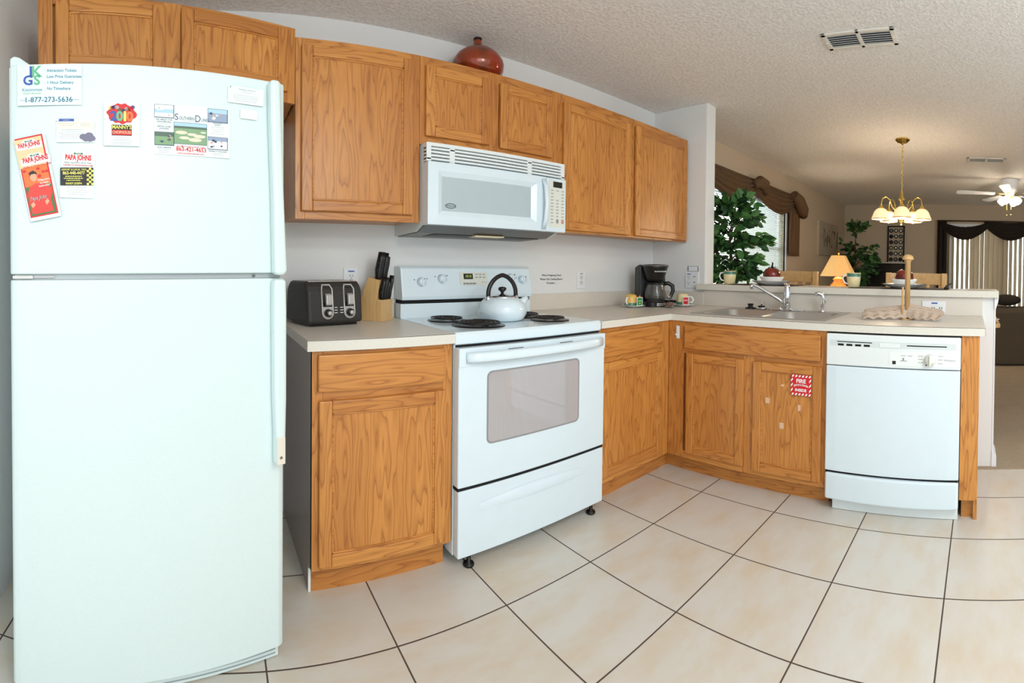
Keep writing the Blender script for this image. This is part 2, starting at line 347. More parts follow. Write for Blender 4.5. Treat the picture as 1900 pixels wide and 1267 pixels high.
# end trim of the half wall: little crown under the bar, base at the floor
t = MB().box(XR-.002, XR+.117, -2.312, -2.302, .09, 1.034)
t.prism([(-2.302, .965), (-2.312, .965), (-2.316, .98), (-2.323, 1.0), (-2.328, 1.034), (-2.302, 1.034)], XR-.012, XR+.125, 'x')
struct(t.build('trim_1', OFFW, bevel=.002))
b = MB().prism([(-2.302, 0), (-2.33, 0), (-2.33, .07), (-2.322, .09), (-2.302, .10)], XR-.006, XR+.13, 'x').box(XR+.115, XR+.13, -2.302, -.445, 0, .09)
struct(b.build('baseboard_peninsula', OFFW))
struct(MB().box(XR+.115, XF, -.014, 0, 0, .09).build('baseboard_dining', OFFW)); struct(MB().box(XF-.014, XF, DY1, 0, 0, .09).build('baseboard_far', OFFW))

# ------------------------------------------------------------------ cabinets
def door(parent, ax, x0, x1, z0, z1, front, back, fw=.045, name='door', wide=True):
    """frame-and-panel door. ax 'y': lies in the x-z plane facing -y; ax 'x': lies in the y-z plane facing -x"""
    def B(mb, a0, a1, c0, c1, d0, d1): return mb.box(a0, a1, d0, d1, c0, c1) if ax == 'y' else mb.box(d0, d1, a0, a1, c0, c1)
    d = MB(); B(d, x0, x0+fw, z0, z1, front, back); B(d, x1-fw, x1, z0, z1, front, back); d.m = 1
    B(d, x0+fw, x1-fw, z0, z0+fw, front+.0008, back); B(d, x0+fw, x1-fw, z1-fw, z1, front+.0008, back)
    o = d.build(name, [OAKV, OAKX if ax == 'y' else OAKY], parent, bevel=.004)
    p = MB(); B(p, x0+fw-.004, x1-fw+.004, z0+fw-.004, z1-fw+.004, front+.008, back-.002)
    p.build('panel', OAKV, o)
    b = MB(); e = .007                                            # routed bead around the panel
    for a0, a1, c0, c1 in ((x0+fw, x0+fw+e, z0+fw, z1-fw), (x1-fw-e, x1-fw, z0+fw, z1-fw), (x0+fw, x1-fw, z0+fw, z0+fw+e), (x0+fw, x1-fw, z1-fw-e, z1-fw)): B(b, a0, a1, c0, c1, front+.004, back-.004)
    b.build('panel_bead', OAKX if ax == 'y' else OAKY, o, bevel=.002)
    return o
UF, UD, UT = -.292, -.311, 2.117
def upper(label, x0, x1, z0, doors, stiles=()):
    c = thing('wall_cabinet', label, 'cabinet', (x0, 0, z0))
    MB().box(x0, x1, UF+.019, -.001, z0+.012, UT).build('body', OAKV, c)
    f = MB().box(x0, x0+.038, UF, UF+.019, z0, UT).box(x1-.038, x1, UF, UF+.019, z0, UT)
    for s0, s1 in stiles: f.box(s0, s1, UF, UF+.019, z0, UT)
    f.m = 1; f.box(x0+.038, x1-.038, UF+.0006, UF+.019, z0, z0+.045).box(x0+.038, x1-.038, UF+.0006, UF+.019, UT-.045, UT)
    f.build('face_frame', [OAKV, OAKX], c, bevel=.0015)
    for d in doors: door(c, 'y', *d, UD, UF)
    return c
# the cabinet over the refrigerator gets deeper towards the left wall: its front stands at an angle
AC = .33; c = thing('wall_cabinet', 'oak wall cabinet with two doors above the refrigerator', 'cabinet', (-.532, -.300, 1.84), AC); ORG[c.name] = None
CW, CT_ = -.953, 2.146-1.84; M_ = Matrix.Rotation(-AC, 4, 'Z')
bp_ = [M_ @ Vector(p) for p in ((0, .298, 0), (-.905, .298, 0), (-.905, -.30, 0))]
MB().prism([(0, .019), (bp_[0].x, bp_[0].y), (bp_[1].x, bp_[1].y), (CW, .019)], .012, CT_, 'z').build('body', OAKV, c)
f = MB().box(CW, CW+.05, 0, .019, 0, CT_).box(-.038, 0, 0, .019, 0, CT_).box(-.517, -.458, 0, .019, 0, CT_); f.m = 1
f.box(CW+.05, -.038, .0006, .019, 0, .045).box(CW+.05, -.038, .0006, .019, CT_-.03, CT_)
f.build('face_frame', [OAKV, OAKX], c, bevel=.0015)
for d in ((-.894, -.517, .039, .286), (-.458, -.038, .039, .288)): door(c, 'y', *d, -.019, 0)
upper('tall single-door oak wall cabinet left of the microwave', -.530, -.001, 1.373, [(-.508, -.036, 1.405, 2.085)])
upper('short oak wall cabinet with two doors above the microwave', .0, .763, 1.724, [(.022, .345, 1.762, 2.078), (.402, .722, 1.757, 2.073)], [(.345, .402)])
upper('oak wall cabinet with two doors right of the microwave', .764, 1.945, 1.373, [(.795, 1.322, 1.385, 2.072), (1.374, 1.922, 1.385, 2.078)], [(1.322, 1.374)])

CH, CT, FF, FD = .922, .039, -.600, -.618
# left base cabinet
c = thing('base_cabinet', 'oak base cabinet with drawer and door between refrigerator and stove', 'cabinet', (-.527, FF, 0))
MB().box(-.520, -.003, FF+.019, -.002, .10, CH-CT).build('body', OAKV, c)
MB().prism([(-.002, 0), (-.545, 0), (-.545, .10), (-.598, .10), (-.598, CH-CT), (-.002, CH-CT)], -.527, -.520, 'x').build('side_panel', SIDE, c)['label'] = 'grey-brown laminate side panel'
f = MB().box(-.527, -.489, FF, FF+.019, .10, CH-CT).box(-.041, -.003, FF, FF+.019, .10, CH-CT); f.m = 1
f.box(-.489, -.041, FF+.0006, FF+.019, .10, .14).box(-.489, -.041, FF+.0006, FF+.019, .70, .745).box(-.489, -.041, FF+.0006, FF+.019, .85, CH-CT)
f.build('face_frame', [OAKV, OAKX], c, bevel=.0015)
MB().box(-.509, -.040, FD, FF, .738, .868).build('drawer', OAKX, c, bevel=.005)
door(c, 'y', -.505, -.035, .118, .706, FD, FF)
MB().box(-.520, -.012, -.555, -.545, 0, .10).build('toe_kick', OAKX, c)
MB().box(-.5285, -.520, -.556, -.548, .0, .085).build('peeled_strip', PAPER, c)
# right base cabinet up to the inner corner
XP = 1.327
c = thing('base_cabinet', 'oak base cabinet with drawer and door between stove and inner corner', 'cabinet', (.768, FF, 0))
MB().box(.768, 1.33, FF+.019, -.002, .10, CH-CT).build('body', OAKV, c)
f = MB().box(.768, .80, FF, FF+.019, .10, CH-CT).box(1.235, XP, FF, FF+.019, .10, CH-CT); f.m = 1
f.box(.80, 1.235, FF+.0006, FF+.019, .10, .14).box(.80, 1.235, FF+.0006, FF+.019, .70, .745).box(.80, 1.235, FF+.0006, FF+.019, .85, CH-CT)
f.build('face_frame', [OAKV, OAKX], c, bevel=.0015)
MB().box(.776, 1.246, FD, FF, .735, .860).build('drawer', OAKX, c, bevel=.005)
door(c, 'y', .776, 1.250, .135, .708, FD, FF)
MB().box(.768, 1.397, -.547, -.545, 0, .10).build('toe_kick', OAKX, c)
# sink base in the peninsula
c = thing('base_cabinet', 'oak sink base cabinet with false drawer front and two doors left of the dishwasher', 'cabinet', (XP, -1.05, 0))
MB().box(XP+.019, XR-.002, -1.503, -.602, .10, .66).box(XP+.019, XP+.025, -1.503, -.602, .66, CH-CT).build('body', OAKV, c)
f = MB().box(XP, XP+.019, -.70, FF-.001, .10, CH-CT).box(XP, XP+.019, -1.505, -1.475, .10, CH-CT).box(XP, XP+.019, -1.125, -1.065, .10, .745); f.m = 1
f.box(XP+.0006, XP+.019, -1.475, -.70, .10, .14).box(XP+.0006, XP+.019, -1.475, -.70, .70, .745).box(XP+.0006, XP+.019, -1.475, -.70, .85, CH-CT)
f.build('face_frame', [OAKV, OAKY], c, bevel=.0015)
MB().box(XP-.018, XP, -1.475, -.712, .730, .860).build('drawer_front', OAKY, c, bevel=.005)
door(c, 'x', -1.072, -.727, .137, .704, XP-.018, XP)
dr = door(c, 'x', -1.483, -1.125, .128, .702, XP-.018, XP)
for y, z, wy, wz in ((-1.205, .505, .022, .028), (-1.372, .487, .014, .030), (-1.282, .385, .022, .030), (-1.284, .592, .016, .010)): MB().box(XP-.0115, XP-.010, y-wy/2, y+wy/2, z-wz/2, z+wz/2).build('tape_residue', mat('tape_scrap', (222, 186, 156), .7), dr)['label'] = 'whitish scrap of old tape'
MB().box(XP+.07, XP+.072, -1.505, -.545, 0, .10).build('toe_kick', OAKY, c)
# oak end panel beside the dishwasher
c = thing('end_cabinet', 'narrow oak end panel right of the dishwasher', 'panel', (XP, -2.17, 0))
MB().box(XP, XP+.019, -2.212, -2.130, .10, CH-CT-.001).box(XP+.019, XR-.002, -2.212, -2.194, 0, CH-CT-.001).build('board', OAKV, c, bevel=.0015)
MB().box(XP+.045, XP+.06, -2.206, -2.140, 0, .10).build('toe_kick', OAKY, c)

# ------------------------------------------------------------------ worktops
CF, PE = -.621, -2.236; XC = XP-.012
c = thing('countertop', 'short beige laminate countertop under the toaster', 'countertop', (-.546, CF, CH-CT))
MB().box(-.546, -.002, CF+.001, -.002, CH-CT, CH).build('slab', LAM, c, bevel=.0015)
MB().box(-.5467, -.002, CF, CF+.001, CH-CT, CH-.002).build('edge_band', LAMEDGE, c)
MB().box(-.546, -.002, CF-.0005, CF+.0012, CH-.0028, CH-.0008).build('edge_seam', SEAM, c)
MB().box(-.546, -.002, -.020, -.002, CH, 1.018).build('backsplash', LAM, c, bevel=.002)
SX0, SX1, SY0, SY1 = 1.385, 1.905, -1.47, -.70                     # sink cut-out rim
c = thing('countertop', 'L-shaped beige laminate countertop around the sink', 'countertop', (.766, CF, CH-CT))
s = MB().box(.766, XR-.001, CF+.001, -.002, CH-CT, CH)
for a in ((XC+.001, SX0+.02, PE, CF+.001), (SX1-.02, XR-.001, PE, CF+.001), (SX0+.02, SX1-.02, PE, SY0+.02), (SX0+.02, SX1-.02, SY1-.02, CF+.001)): s.box(*a, CH-CT, CH)
s.build('slab', LAM, c)
MB().box(.766, XC, CF, CF+.001, CH-CT, CH-.002).box(XC, XC+.001, PE-.001, CF, CH-CT, CH-.002).box(XC, XR-.001, PE-.001, PE, CH-CT, CH-.002).build('edge_band', LAMEDGE, c)
MB().box(.766, XC, CF-.0005, CF+.0012, CH-.0028, CH-.0008).box(XC-.0005, XC+.0012, PE-.001, CF, CH-.0028, CH-.0008).build('edge_seam', SEAM, c)
MB().box(.766, XR-.001, -.020, -.002, CH, 1.018).box(XR-.018, XR-.001, -.445, -.02, CH, 1.018).box(XR-.014, XR-.001, PE, -.445, CH, 1.033).build('backsplash', LAM, c, bevel=.002)
c = thing('breakfast_bar', 'raised beige laminate bar top on the half wall', 'countertop', (1.91, -2.33, 1.034))
MB().box(1.912, 2.285, -2.326, -.447, 1.035, 1.074).box(1.912, XR-.001, -.447, -.40, 1.035, 1.074).build('slab', LAM, c, bevel=.0015)
MB().box(1.911, 1.912, -2.327, -.40, 1.035, 1.072).box(1.911, 2.285, -2.327, -2.326, 1.035, 1.072).build('edge_band', LAMEDGE, c)

# ------------------------------------------------------------------ refrigerator (own frame: x along the front, y back, z up)
YAWF = .30; FL = (-1.352, -1.053, 0)
fr = thing('refrigerator', 'white top-freezer refrigerator covered in magnets', 'refrigerator', FL, YAWF)
L = dict(local=True)
MB().box(.006, .724, .062, .58, .03, 1.696).build('cabinet', FRIDGE, fr, bevel=.006, **L)
def contour(z0, z1):
    pts = [(0, .055), (0, .014), (.004, .006), (.016, .001)]+[(.02+.69*i/10, -.005*sin(pi*i/10)) for i in range(11)]+[(.714, .001), (.726, .006), (.73, .014), (.73, .055)]
    return MB().prism(pts, z0, z1, 'z')
fz = contour(1.158, 1.707).build('freezer_door', FRIDGE, fr, bevel=.004, **L)
fd = contour(.054, 1.143).build('fridge_door', FRIDGE, fr, bevel=.004, **L)
h = MB().prism([(.684, 1.160), (.690, 1.152), (.716, 1.152), (.721, 1.165), (.712, 1.36), (.703, 1.60), (.700, 1.701), (.670, 1.701), (.671, 1.60), (.680, 1.36)], -.034, -.001, 'y').build('handle', FRIDGE, fz, bevel=.010, segs=3, **L)
h = MB().prism([(.682, 1.141), (.718, 1.141), (.720, 1.05), (.720, .80), (.718, .70), (.716, .608), (.688, .608), (.688, .70), (.684, .80), (.682, 1.05)], -.034, -.001, 'y').build('handle', FRIDGE, fd, bevel=.010, segs=3, **L)
MB().box(.689, .714, -.036, -.033, .612, .69).build('grip_end', mat('yellowed_grip', (226, 218, 204), .45), fd, bevel=.004, **L)['label'] = 'yellowed end of the long handle'
MB().lathe([(.0, -.0375), (.0035, -.037), (.0045, -.036)], (.701, 0, .632), 12, axis='y').build('screw', GREYM, fd, **L)
MB().box(.01, .72, .055, .063, .06, 1.70).build('gasket', DARKP, fr, **L)
MB().box(.012, .719, .012, .054, 1.1435, 1.1575).build('centre_rail', mat('rail_grey', (176, 182, 184), .4, .3), fr, **L)
MB().box(.006, .058, .002, .05, 1.146, 1.155).box(.058, .112, .004, .03, 1.1485, 1.1525).lathe([(.004, 1.143), (.004, 1.158)], (.03, .02, 0), 12).build('middle_hinge', SILVER, fr, bevel=.001, **L)
MB().lathe([(.0, .008), (.004, .008), (.004, .011)], (.638, 0, 1.1505), 12, axis='y').build('screw', GREYM, fr, **L)
MB().prism([(.002, 1.7075), (.002, 1.731), (.012, 1.737), (.026, 1.733), (.060, 1.7075)], .015, .085, 'y').build('hinge_cover', FRIDGE, fr, bevel=.004, **L)
g = MB().box(.07, .724, .030, .062, .004, .050); g.m = 1
for k in range(3): g.box(.11 if k else .2, .715, .0285, .0305, .013+.012*k, .0165+.012*k)
g.build('base_grille', [FRIDGE, mat('grille_slot', (150, 156, 160), .5)], fr, bevel=.002, **L)
for x in (.06, .67): MB().lathe([(.018, 0), (.018, .03)], (x, .12, 0), 16).build('foot', DARKP, fr, **L)
for x in (.06, .67): MB().lathe([(.018, 0), (.018, .03)], (x, .55, 0), 16).build('foot', DARKP, fr, **L)

FM = Matrix.Rotation(YAWF, 4, 'Z'); FM.translation = FL
def onfridge(name, label, cat, x, z, w, hh, m, tilt=0, thick=.0016, lift=.006, r=.002, group='magnets and cards on the refrigerator'):
    """a flat card against the door; returns (root, put) where put(u, v) is a card point in the card's own plane"""
    p = FM @ Vector((x, -lift, z)); o = thing(name, label, cat, p, YAWF, group); o.rotation_euler = (0, -tilt, YAWF)
    MB().prism(rrect(-w/2, w/2, -hh/2, hh/2, r), -thick/2, thick/2, 'y').build('card', m, o, local=True)
    return o
def T(o, s, size, u, v, m, **k):
    lay = k.pop('lay', 0); return text(o, s, size, (u, -.0012-.0001*lay, v), m=m, local=True, **k)
def R(o, u0, u1, v0, v1, m, name='print', lay=0):
    y = -.0010-.0001*lay; return MB().add([(u0, y, v0), (u1, y, v0), (u1, y, v1), (u0, y, v1)], [(0, 1, 2, 3)]).build(name, m, o, local=True)
def poly(o, pts, m, name='print', lay=0):
    y = -.0010-.0001*lay; return MB().add([(a, y, b) for a, b in pts], [tuple(range(len(pts)))]).build(name, m, o, local=True)
def small(o, u, v, w, rows, dv, m, seed=1, name='small_print', h=.0008, lay=0):
    rn = random.Random(seed); mb = MB(); y = -.0011-.0001*lay
    for i in range(rows):
        x = u-w/2*rn.uniform(.6, 1); e = -x+2*u
        while x < e:
            q = min(x+rn.uniform(.002, .006), e); mb.add([(x, y, v-i*dv), (q, y, v-i*dv), (q, y, v-i*dv+h), (x, y, v-i*dv+h)], [(0, 1, 2, 3)]); x = q+.0012
    return mb.build(name, m, o, local=True)
# pale teal service card
o = onfridge('fridge_magnet', 'pale teal card with phone number at the top left of the freezer door', 'magnet', .102, 1.650, .160, .105, PALEC)
T(o, 'K', .040, -.032, .033, MINT, bold=.02); T(o, 'I', .034, -.046, .034, BLUEP, bold=.035); T(o, 'G', .034, -.053, .011, BLUEP, bold=.03); T(o, 'S', .034, -.031, .011, MINT, bold=.03)
T(o, 'Kissimmee', .0115, -.043, -.0125, TEALP); T(o, 'Guest Services', .0075, -.043, -.0215, MINT)
for i, s in enumerate(('Attraction Tickets', 'Low Price Guarantee', '1 Hour Delivery', 'No Timeshare')): T(o, '· '+s, .0108, -.012, .036-.0155*i, TEALP, align='LEFT', bold=.012, sx=.92)
T(o, '1-877-273-5636', .0185, -.003, -.039, mat('print_deep_teal', (16, 110, 140), .5), bold=.012)
R(o, -.073, -.060, -.0395, -.0385, TEALP); R(o, .056, .073, -.0395, -.0385, TEALP)
# coupon slip
o = onfridge('coupon_slip', 'small printed slip with a blue tab, under the pale teal card', 'paper', .165, 1.531, .094, .060, PAPER)
R(o, -.047, -.003, .024, .0305, BLUEP); poly(o, [(-.044+.004*cos(a), .0275+.003*sin(a)) for a in [i*pi/6 for i in range(12)]], WHT, lay=1); small(o, -.022, .0265, .018, 1, .003, WHT, 5, lay=1)
R(o, -.046, .047, .004, .023, mat('print_cream', (240, 232, 216), .5)); small(o, -.02, .018, .05, 2, .005, GREYP, 2, lay=1); small(o, .025, .018, .035, 2, .005, GREYP, 3, lay=1); small(o, -.01, .002, .07, 6, .0046, GREYP, 4)
mb = MB()
for a, b, q in ((.020, -.016, .011), (.034, -.013, .012), (.041, -.020, .010), (.026, -.022, .009), (.036, -.024, .007)): mb.add([(a+q*.9*cos(k*pi/8), -.0012-.00002*len(mb.v)/16, b+q*.7*sin(k*pi/8)) for k in range(16)], [tuple(range(16))])
mb.build('stain_print', mat('print_violet_grey', (120, 116, 140), .5), o, local=True)
# white pizza card (bottom one) and the taxi magnet over it
def pizza_badge(o, u, v, s, full=True, lay=2):
    n = 12; pts = [(u-.040*s, v-.012*s), (u+.040*s, v-.012*s), (u+.042*s, v+.006*s), (u+.024*s, v+.010*s), (u+.015*s, v+.019*s), (u-.015*s, v+.019*s), (u-.024*s, v+.010*s), (u-.042*s, v+.006*s)]
    poly(o, pts, WHT, 'badge', lay); R(o, u-.012*s, u+.012*s, v+.0115*s, v+.0165*s, GREENP, 'badge', lay+1); T(o, 'PIZZA', .0052*s, u, v+.014*s, WHT, lay=lay+2, bold=.01)
    T(o, 'PAPA JOHNS', .0200*s, u, v+.002*s, RED, lay=lay+2, bold=.045, sx=.62)
o = onfridge('pizza_card', 'white pizza delivery card partly under the black taxi magnet', 'card', .170, 1.4165, .084, .120, PAPER, tilt=-.04)
pizza_badge(o, 0, .042, .92); T(o, 'Better Ingredients. Better Pizza.', .0052, 0, .0315, GREENP, bold=.004, lay=3); T(o, 'ORDER AT PAPAJOHNS.COM', .0056, 0, .0245, RED, bold=.01, lay=3); small(o, 0, .0165, .05, 1, .003, TEALP, 8)
small(o, 0, -.034, .06, 4, .0058, GREYP, 9); T(o, 'C', .010, -.039, -.008, RED)
o = onfridge('taxi_magnet', 'black taxi magnet with checkered strip and yellow lettering', 'magnet', .168, 1.412, .082, .046, BLKP, lift=.0085)
T(o, 'AIRPORT & LOCAL TAXI', .0070, -.0075, .0175, YELP, bold=.012, sx=.8); T(o, '863-440-4477', .0112, -.0075, .0085, YELP, bold=.02, sx=.86); small(o, -.008, -.001, .052, 3, .0052, YELP, 11, h=.0022)
T(o, 'RANDY JOSEPH', .0072, -.0075, -.0185, YELP, bold=.02, sx=.8)
mb = MB()
for i in range(3):
    for j in range(8):
        if (i+j) % 2 == 0: a = .0245+.0056*i; b = -.0225+.0056*j; mb.add([(a, -.0011, b), (a+.0056, -.0011, b), (a+.0056, -.0011, b+.0056), (a, -.0011, b+.0056)], [(0, 1, 2, 3)])
mb.build('checker_strip', YELP, o, local=True)
# tall pizza flyer
o = onfridge('pizza_flyer', 'tall tilted pizza flyer with a man in a red shirt printed on it', 'flyer', .071, 1.4095, .078, .218, PAPER, tilt=.19, lift=.0095)
R(o, -.037, .033, -.100, .109, RED); R(o, -.039, .029, .03, .105, TANP, lay=1); R(o, -.034, .029, -.096, .03, mat('print_forest', (70, 120, 70), .5), lay=1); R(o, -.034, .029, -.02, .03, ORGP, lay=2)
mb = MB(); rn = random.Random(3)
for k in range(9): a, b = rn.uniform(-.03, .026), rn.uniform(.0, .026); mb.add([(a+.0045*cos(q*pi/5), -.00135-.000003*k, b+.0035*sin(q*pi/5)) for q in range(10)], [tuple(range(10))])
mb.build('pizza_print', RED, o, local=True)
REDS = mat('print_shirt_red', (226, 70, 62), .5)
poly(o, [(-.030, -.092), (.024, -.092), (.021, -.060), (.028, -.046), (.027, -.030), (.014, -.018), (-.006, -.014), (-.024, -.020), (-.032, -.040)], REDS, 'shirt_print', 4)
poly(o, [(-.010+.0085*cos(a), .004+.0125*sin(a)) for a in [i*pi/8 for i in range(16)]], SKINP, 'face_print', 5); poly(o, [(-.019, .006), (-.017, .017), (-.008, .020), (-.001, .014), (.000, .007), (-.005, .011), (-.014, .011)], BLKP, 'hair_print', 6)
poly(o, [(-.030, -.066), (-.022, -.060), (-.018, -.068), (-.026, -.076)], SKINP, 'hand_print', 5); poly(o, [(.006, -.064), (.014, -.058), (.017, -.066), (.009, -.074)], SKINP, 'hand_print', 5)
pizza_badge(o, -.004, .086, .78, lay=3); pizza_badge(o, .004, .046, .9, lay=7); T(o, 'ORDER AT PAPAJOHNS.COM', .0054, .004, .0305, RED, lay=9, bold=.01)
for i, s in enumerate(('"If Papa John\'s,', "it's always", 'better pizza!"')): T(o, s, .0072, .014, -.008-.0075*i, WHT, lay=8, bold=.012, sx=.75)
T(o, 'Papa John', .0150, -.008, -.052, WHT, lay=8, bold=.012, shear=.4, sx=.7); T(o, 'Papa John', .0150, -.0076, -.0522, BLKP, lay=9, bold=-.004, shear=.4, sx=.7)
# restaurant card
o = onfridge('restaurant_card', 'white restaurant card with a bright coloured cluster and a red and yellow sign', 'card', .280, 1.550, .091, .115, PAPER, lift=.009)
mb = MB(); mb.add([(.036*cos(k*pi/20)*(1+.07*cos(k*1.3)), -.0011, .026+.026*sin(k*pi/20)*(1+.08*sin(k*1.7))) for k in range(40)], [tuple(range(40))]); mb.build('cluster_print', RED, o, local=True)
for s, u, cc in (('2', -.020, BLUEP), ('0', -.005, MINT), ('1', .008, YELP), ('0', .020, ORGP)): T(o, s, .034, u, .018, cc, lay=3, bold=.04)
rn = random.Random(12)
for k, cc in enumerate((YELP, BLUEP, WHT, MINT, NAVY, WHT, ORGP, BLUEP)):
    a = -.028+.008*k; b = .040+rn.uniform(-.006, .006); poly(o, [(a+.0055*cos(q*pi/4), b+.005*sin(q*pi/4)) for q in range(8)], cc, 'confetti_print', 1)
R(o, -.025, .025, -.031, -.003, BLKP, 'sign_print', 1); R(o, -.0235, .0235, -.0295, -.0165, RED, 'sign_print', 2); T(o, "MANNY'S", .0135, 0, -.0095, YELP, lay=4, bold=.02, sx=.85); T(o, 'CHOPHOUSE', .0098, 0, -.0230, TANP, lay=4, bold=.015, sx=.8)
small(o, 0, -.037, .058, 5, .0042, GREYP, 21)
# golf club card
o = onfridge('golf_card', 'large white golf club card with five photos and a red phone number', 'card', .463, 1.5415, .202, .134, PAPER)
def photo(u0, u1, v0, v1, cols, seed):
    R(o, u0-.001, u1+.002, v0-.002, v1+.001, NAVY, 'photo_frame', 0); n = len(cols); rn = random.Random(seed)
    for i, cc in enumerate(cols): R(o, u0, u1, v1-(v1-v0)*(i+1)/n, v1-(v1-v0)*i/n, cc, 'photo_print', 1)
    for k in range(7):
        a, b, q = rn.uniform(u0+.006, u1-.008), rn.uniform(v0+.005, v1-.008), rn.uniform(.0025, .005); poly(o, [(a+q*cos(j*pi/4), b+q*.7*sin(j*pi/4)) for j in range(8)], rn.choice((WHT, cols[0], NAVY, WHT, SKINP)), 'photo_print', 2+k)
SKYP = mat('print_sky', (176, 212, 232), .5); GRASS = mat('print_grass', (132, 168, 128), .5); SANDP = mat('print_sand', (226, 220, 196), .5); GRYB = mat('print_grey_blue', (150, 166, 190), .5); TREEP = mat('print_trees', (90, 112, 96), .5)
photo(-.099, -.051, .032, .064, (WHT, SKYP, WHT), 1); photo(-.099, -.051, -.041, -.008, (TREEP, GRASS, GRASS), 2); photo(.041, .093, .030, .064, (SKYP, GRYB, GRYB), 3); photo(.041, .093, -.044, -.012, (GRYB, WHT, WHT), 4)
R(o, -.050, .038, -.037, .021, NAVY, 'photo_frame'); R(o, -.049, .037, .009, .020, SKYP, 'photo_print', 1); R(o, -.049, .037, .003, .011, TREEP, 'photo_print', 2); R(o, -.049, .037, -.012, .005, GRASS, 'photo_print', 3); R(o, -.049, .037, -.036, -.012, GRASS, 'photo_print', 3)
for k, (a, b, q) in enumerate(((-.03, -.006, .016), (-.002, -.010, .013), (.018, -.014, .016), (-.022, -.020, .014), (.006, -.024, .018), (.028, -.003, .008))): poly(o, [(a+q*cos(j*pi/8), b+q*.3*sin(j*pi/8)) for j in range(16)], SANDP, 'photo_print', 4+k)
T(o, 'S', .024, -.043, .034, NAVY); T(o, 'OUTHERN', .0125, -.036, .032, NAVY, align='LEFT', sx=.68); T(o, 'D', .026, .005, .033, NAVY, align='LEFT', sx=.85); T(o, 'UNES', .0125, .0225, .031, NAVY, align='LEFT', sx=.7); small(o, -.005, .024, .08, 1, .003, GREYP, 31)
T(o, 'ASK ABOUT OUR', .0054, -.075, .0255, NAVY, bold=.01); T(o, 'GOLF SPECIALS', .0054, -.075, .0195, NAVY, bold=.01); small(o, -.075, .0135, .034, 1, .003, GREYP, 32); T(o, 'RENTAL CLUBS', .0050, -.075, .007, NAVY, bold=.01); T(o, 'AVAILABLE', .0050, -.075, .0015, NAVY, bold=.01)
T(o, 'GOLF LESSONS', .0052, -.075, -.0485, NAVY, bold=.01); small(o, -.075, -.054, .036, 3, .0038, GREYP, 33); T(o, 'BREAKFAST', .0048, .067, .0255, NAVY); T(o, 'BUFFET', .0048, .067, .0205, NAVY); small(o, .067, .015, .044, 4, .006, GREYP, 34); T(o, 'DINNER AT THE DUNES', .0046, .067, -.0505, NAVY, bold=.01); small(o, .067, -.056, .036, 2, .004, GREYP, 35)
T(o, 'For More Information Call:', .0068, -.005, -.0425, RED, bold=.006); T(o, '863-421-4653', .0155, -.004, -.0505, RED, bold=.02, sx=.92); T(o, 'www.southerndunes.com', .0068, -.005, -.061, RED, bold=.01)
# notice and faint label near the handle
o = onfridge('notice_slip', 'faint white notice with tiny print beside the freezer handle', 'paper', .609, 1.6525, .102, .046, PAPER)
T(o, 'Garbage Collection is', .0056, .004, .016, GREYP); small(o, .004, .009, .04, 1, .003, GREYP, 41); small(o, .0, -.001, .085, 4, .0052, GREYP, 42); poly(o, [(-.047, .018), (-.040, .024), (-.043, .017)], MINT)
o = onfridge('blank_label', 'small faint blank label under the white notice on the freezer', 'label', .617, 1.602, .048, .026, mat('label_white', (238, 246, 244), .4))
R(o, -.018, .018, -.009, .009, WHT)
# ------------------------------------------------------------------ copper vase on the cabinets
v = thing('gourd_vase', 'red and copper lacquered gourd vase on top of the wall cabinets', 'vase', (.371, -.150, UT))
MB().lathe([(0, 0), (.07, 0), (.100, .02), (.124, .05), (.130, .08), (.124, .105), (.104, .135), (.072, .160), (.040, .176), (.024, .188), (.019, .205), (.019, .222), (.014, .224), (.012, .20)], (.371, -.150, UT), 48).build('body', VASE, v)
MB().lathe([(.0195, .212), (.021, .218), (.0195, .224), (.013, .225)], (.371, -.150, UT), 24).build('rim', DARK, v)

# ------------------------------------------------------------------ over-the-range microwave
MX0, MX1, MF, MZ0, MZ1 = .004, .760, -.355, 1.362, 1.722
c = thing('microwave', 'white over-the-range microwave mounted under the short wall cabinet', 'microwave', (.38, 0, MZ0))
b = MB().prism([(-.002, 1.330), (-.24, 1.338), (MF+.045, MZ0+.004), (MF+.045, MZ1), (-.002, MZ1)], MX0+.002, MX1-.002, 'x'); b.build('body', WHITEP, c)
MB().prism([(-.02, 1.326), (-.25, 1.333), (MF+.03, MZ0), (MF+.044, MZ0+.004), (-.24, 1.338), (-.02, 1.331)], MX0+.01, MX1-.03, 'x').build('underside', GREYM, c)
u = MB()
for k in range(2): u.box(.10+.33*k, .36+.33*k, -.235, -.06, 1.3285, 1.333)
u.build('grease_filter', DARKP, c)
MB().box(.30, .46, -.262, -.20, 1.325, 1.331).build('lamp_lens', mat('hood_lens', (240, 220, 180), .3), c)
ZG = 1.640
g = MB().box(MX0, MX1, MF+.001, MF+.046, ZG+.066, MZ1)
for k in range(4): g.box(MX0, MX1, MF+.001+.001*k, MF+.030, ZG+.006+.0155*k, ZG+.0155+.0155*k)
g.box(MX0, MX0+.022, MF+.001, MF+.03, ZG, ZG+.07).box(MX1-.022, MX1, MF+.001, MF+.03, ZG, ZG+.07)
for x in (.115, .53): g.box(x, x+.025, MF+.004, MF+.03, ZG, ZG+.07)
g.build('vent_grille', WHITEP, c, bevel=.002)
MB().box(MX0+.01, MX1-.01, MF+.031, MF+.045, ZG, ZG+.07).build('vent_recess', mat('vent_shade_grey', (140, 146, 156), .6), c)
DX1 = .634
d = MB(); o4 = [(MX0+.001, MZ0), (DX1, MZ0), (DX1, ZG-.003), (MX0+.001, ZG-.003)]; i4 = [(.052, 1.402), (.572, 1.402), (.572, 1.598), (.052, 1.598)]; w4 = [(.074, 1.425), (.545, 1.425), (.545, 1.576), (.074, 1.576)]
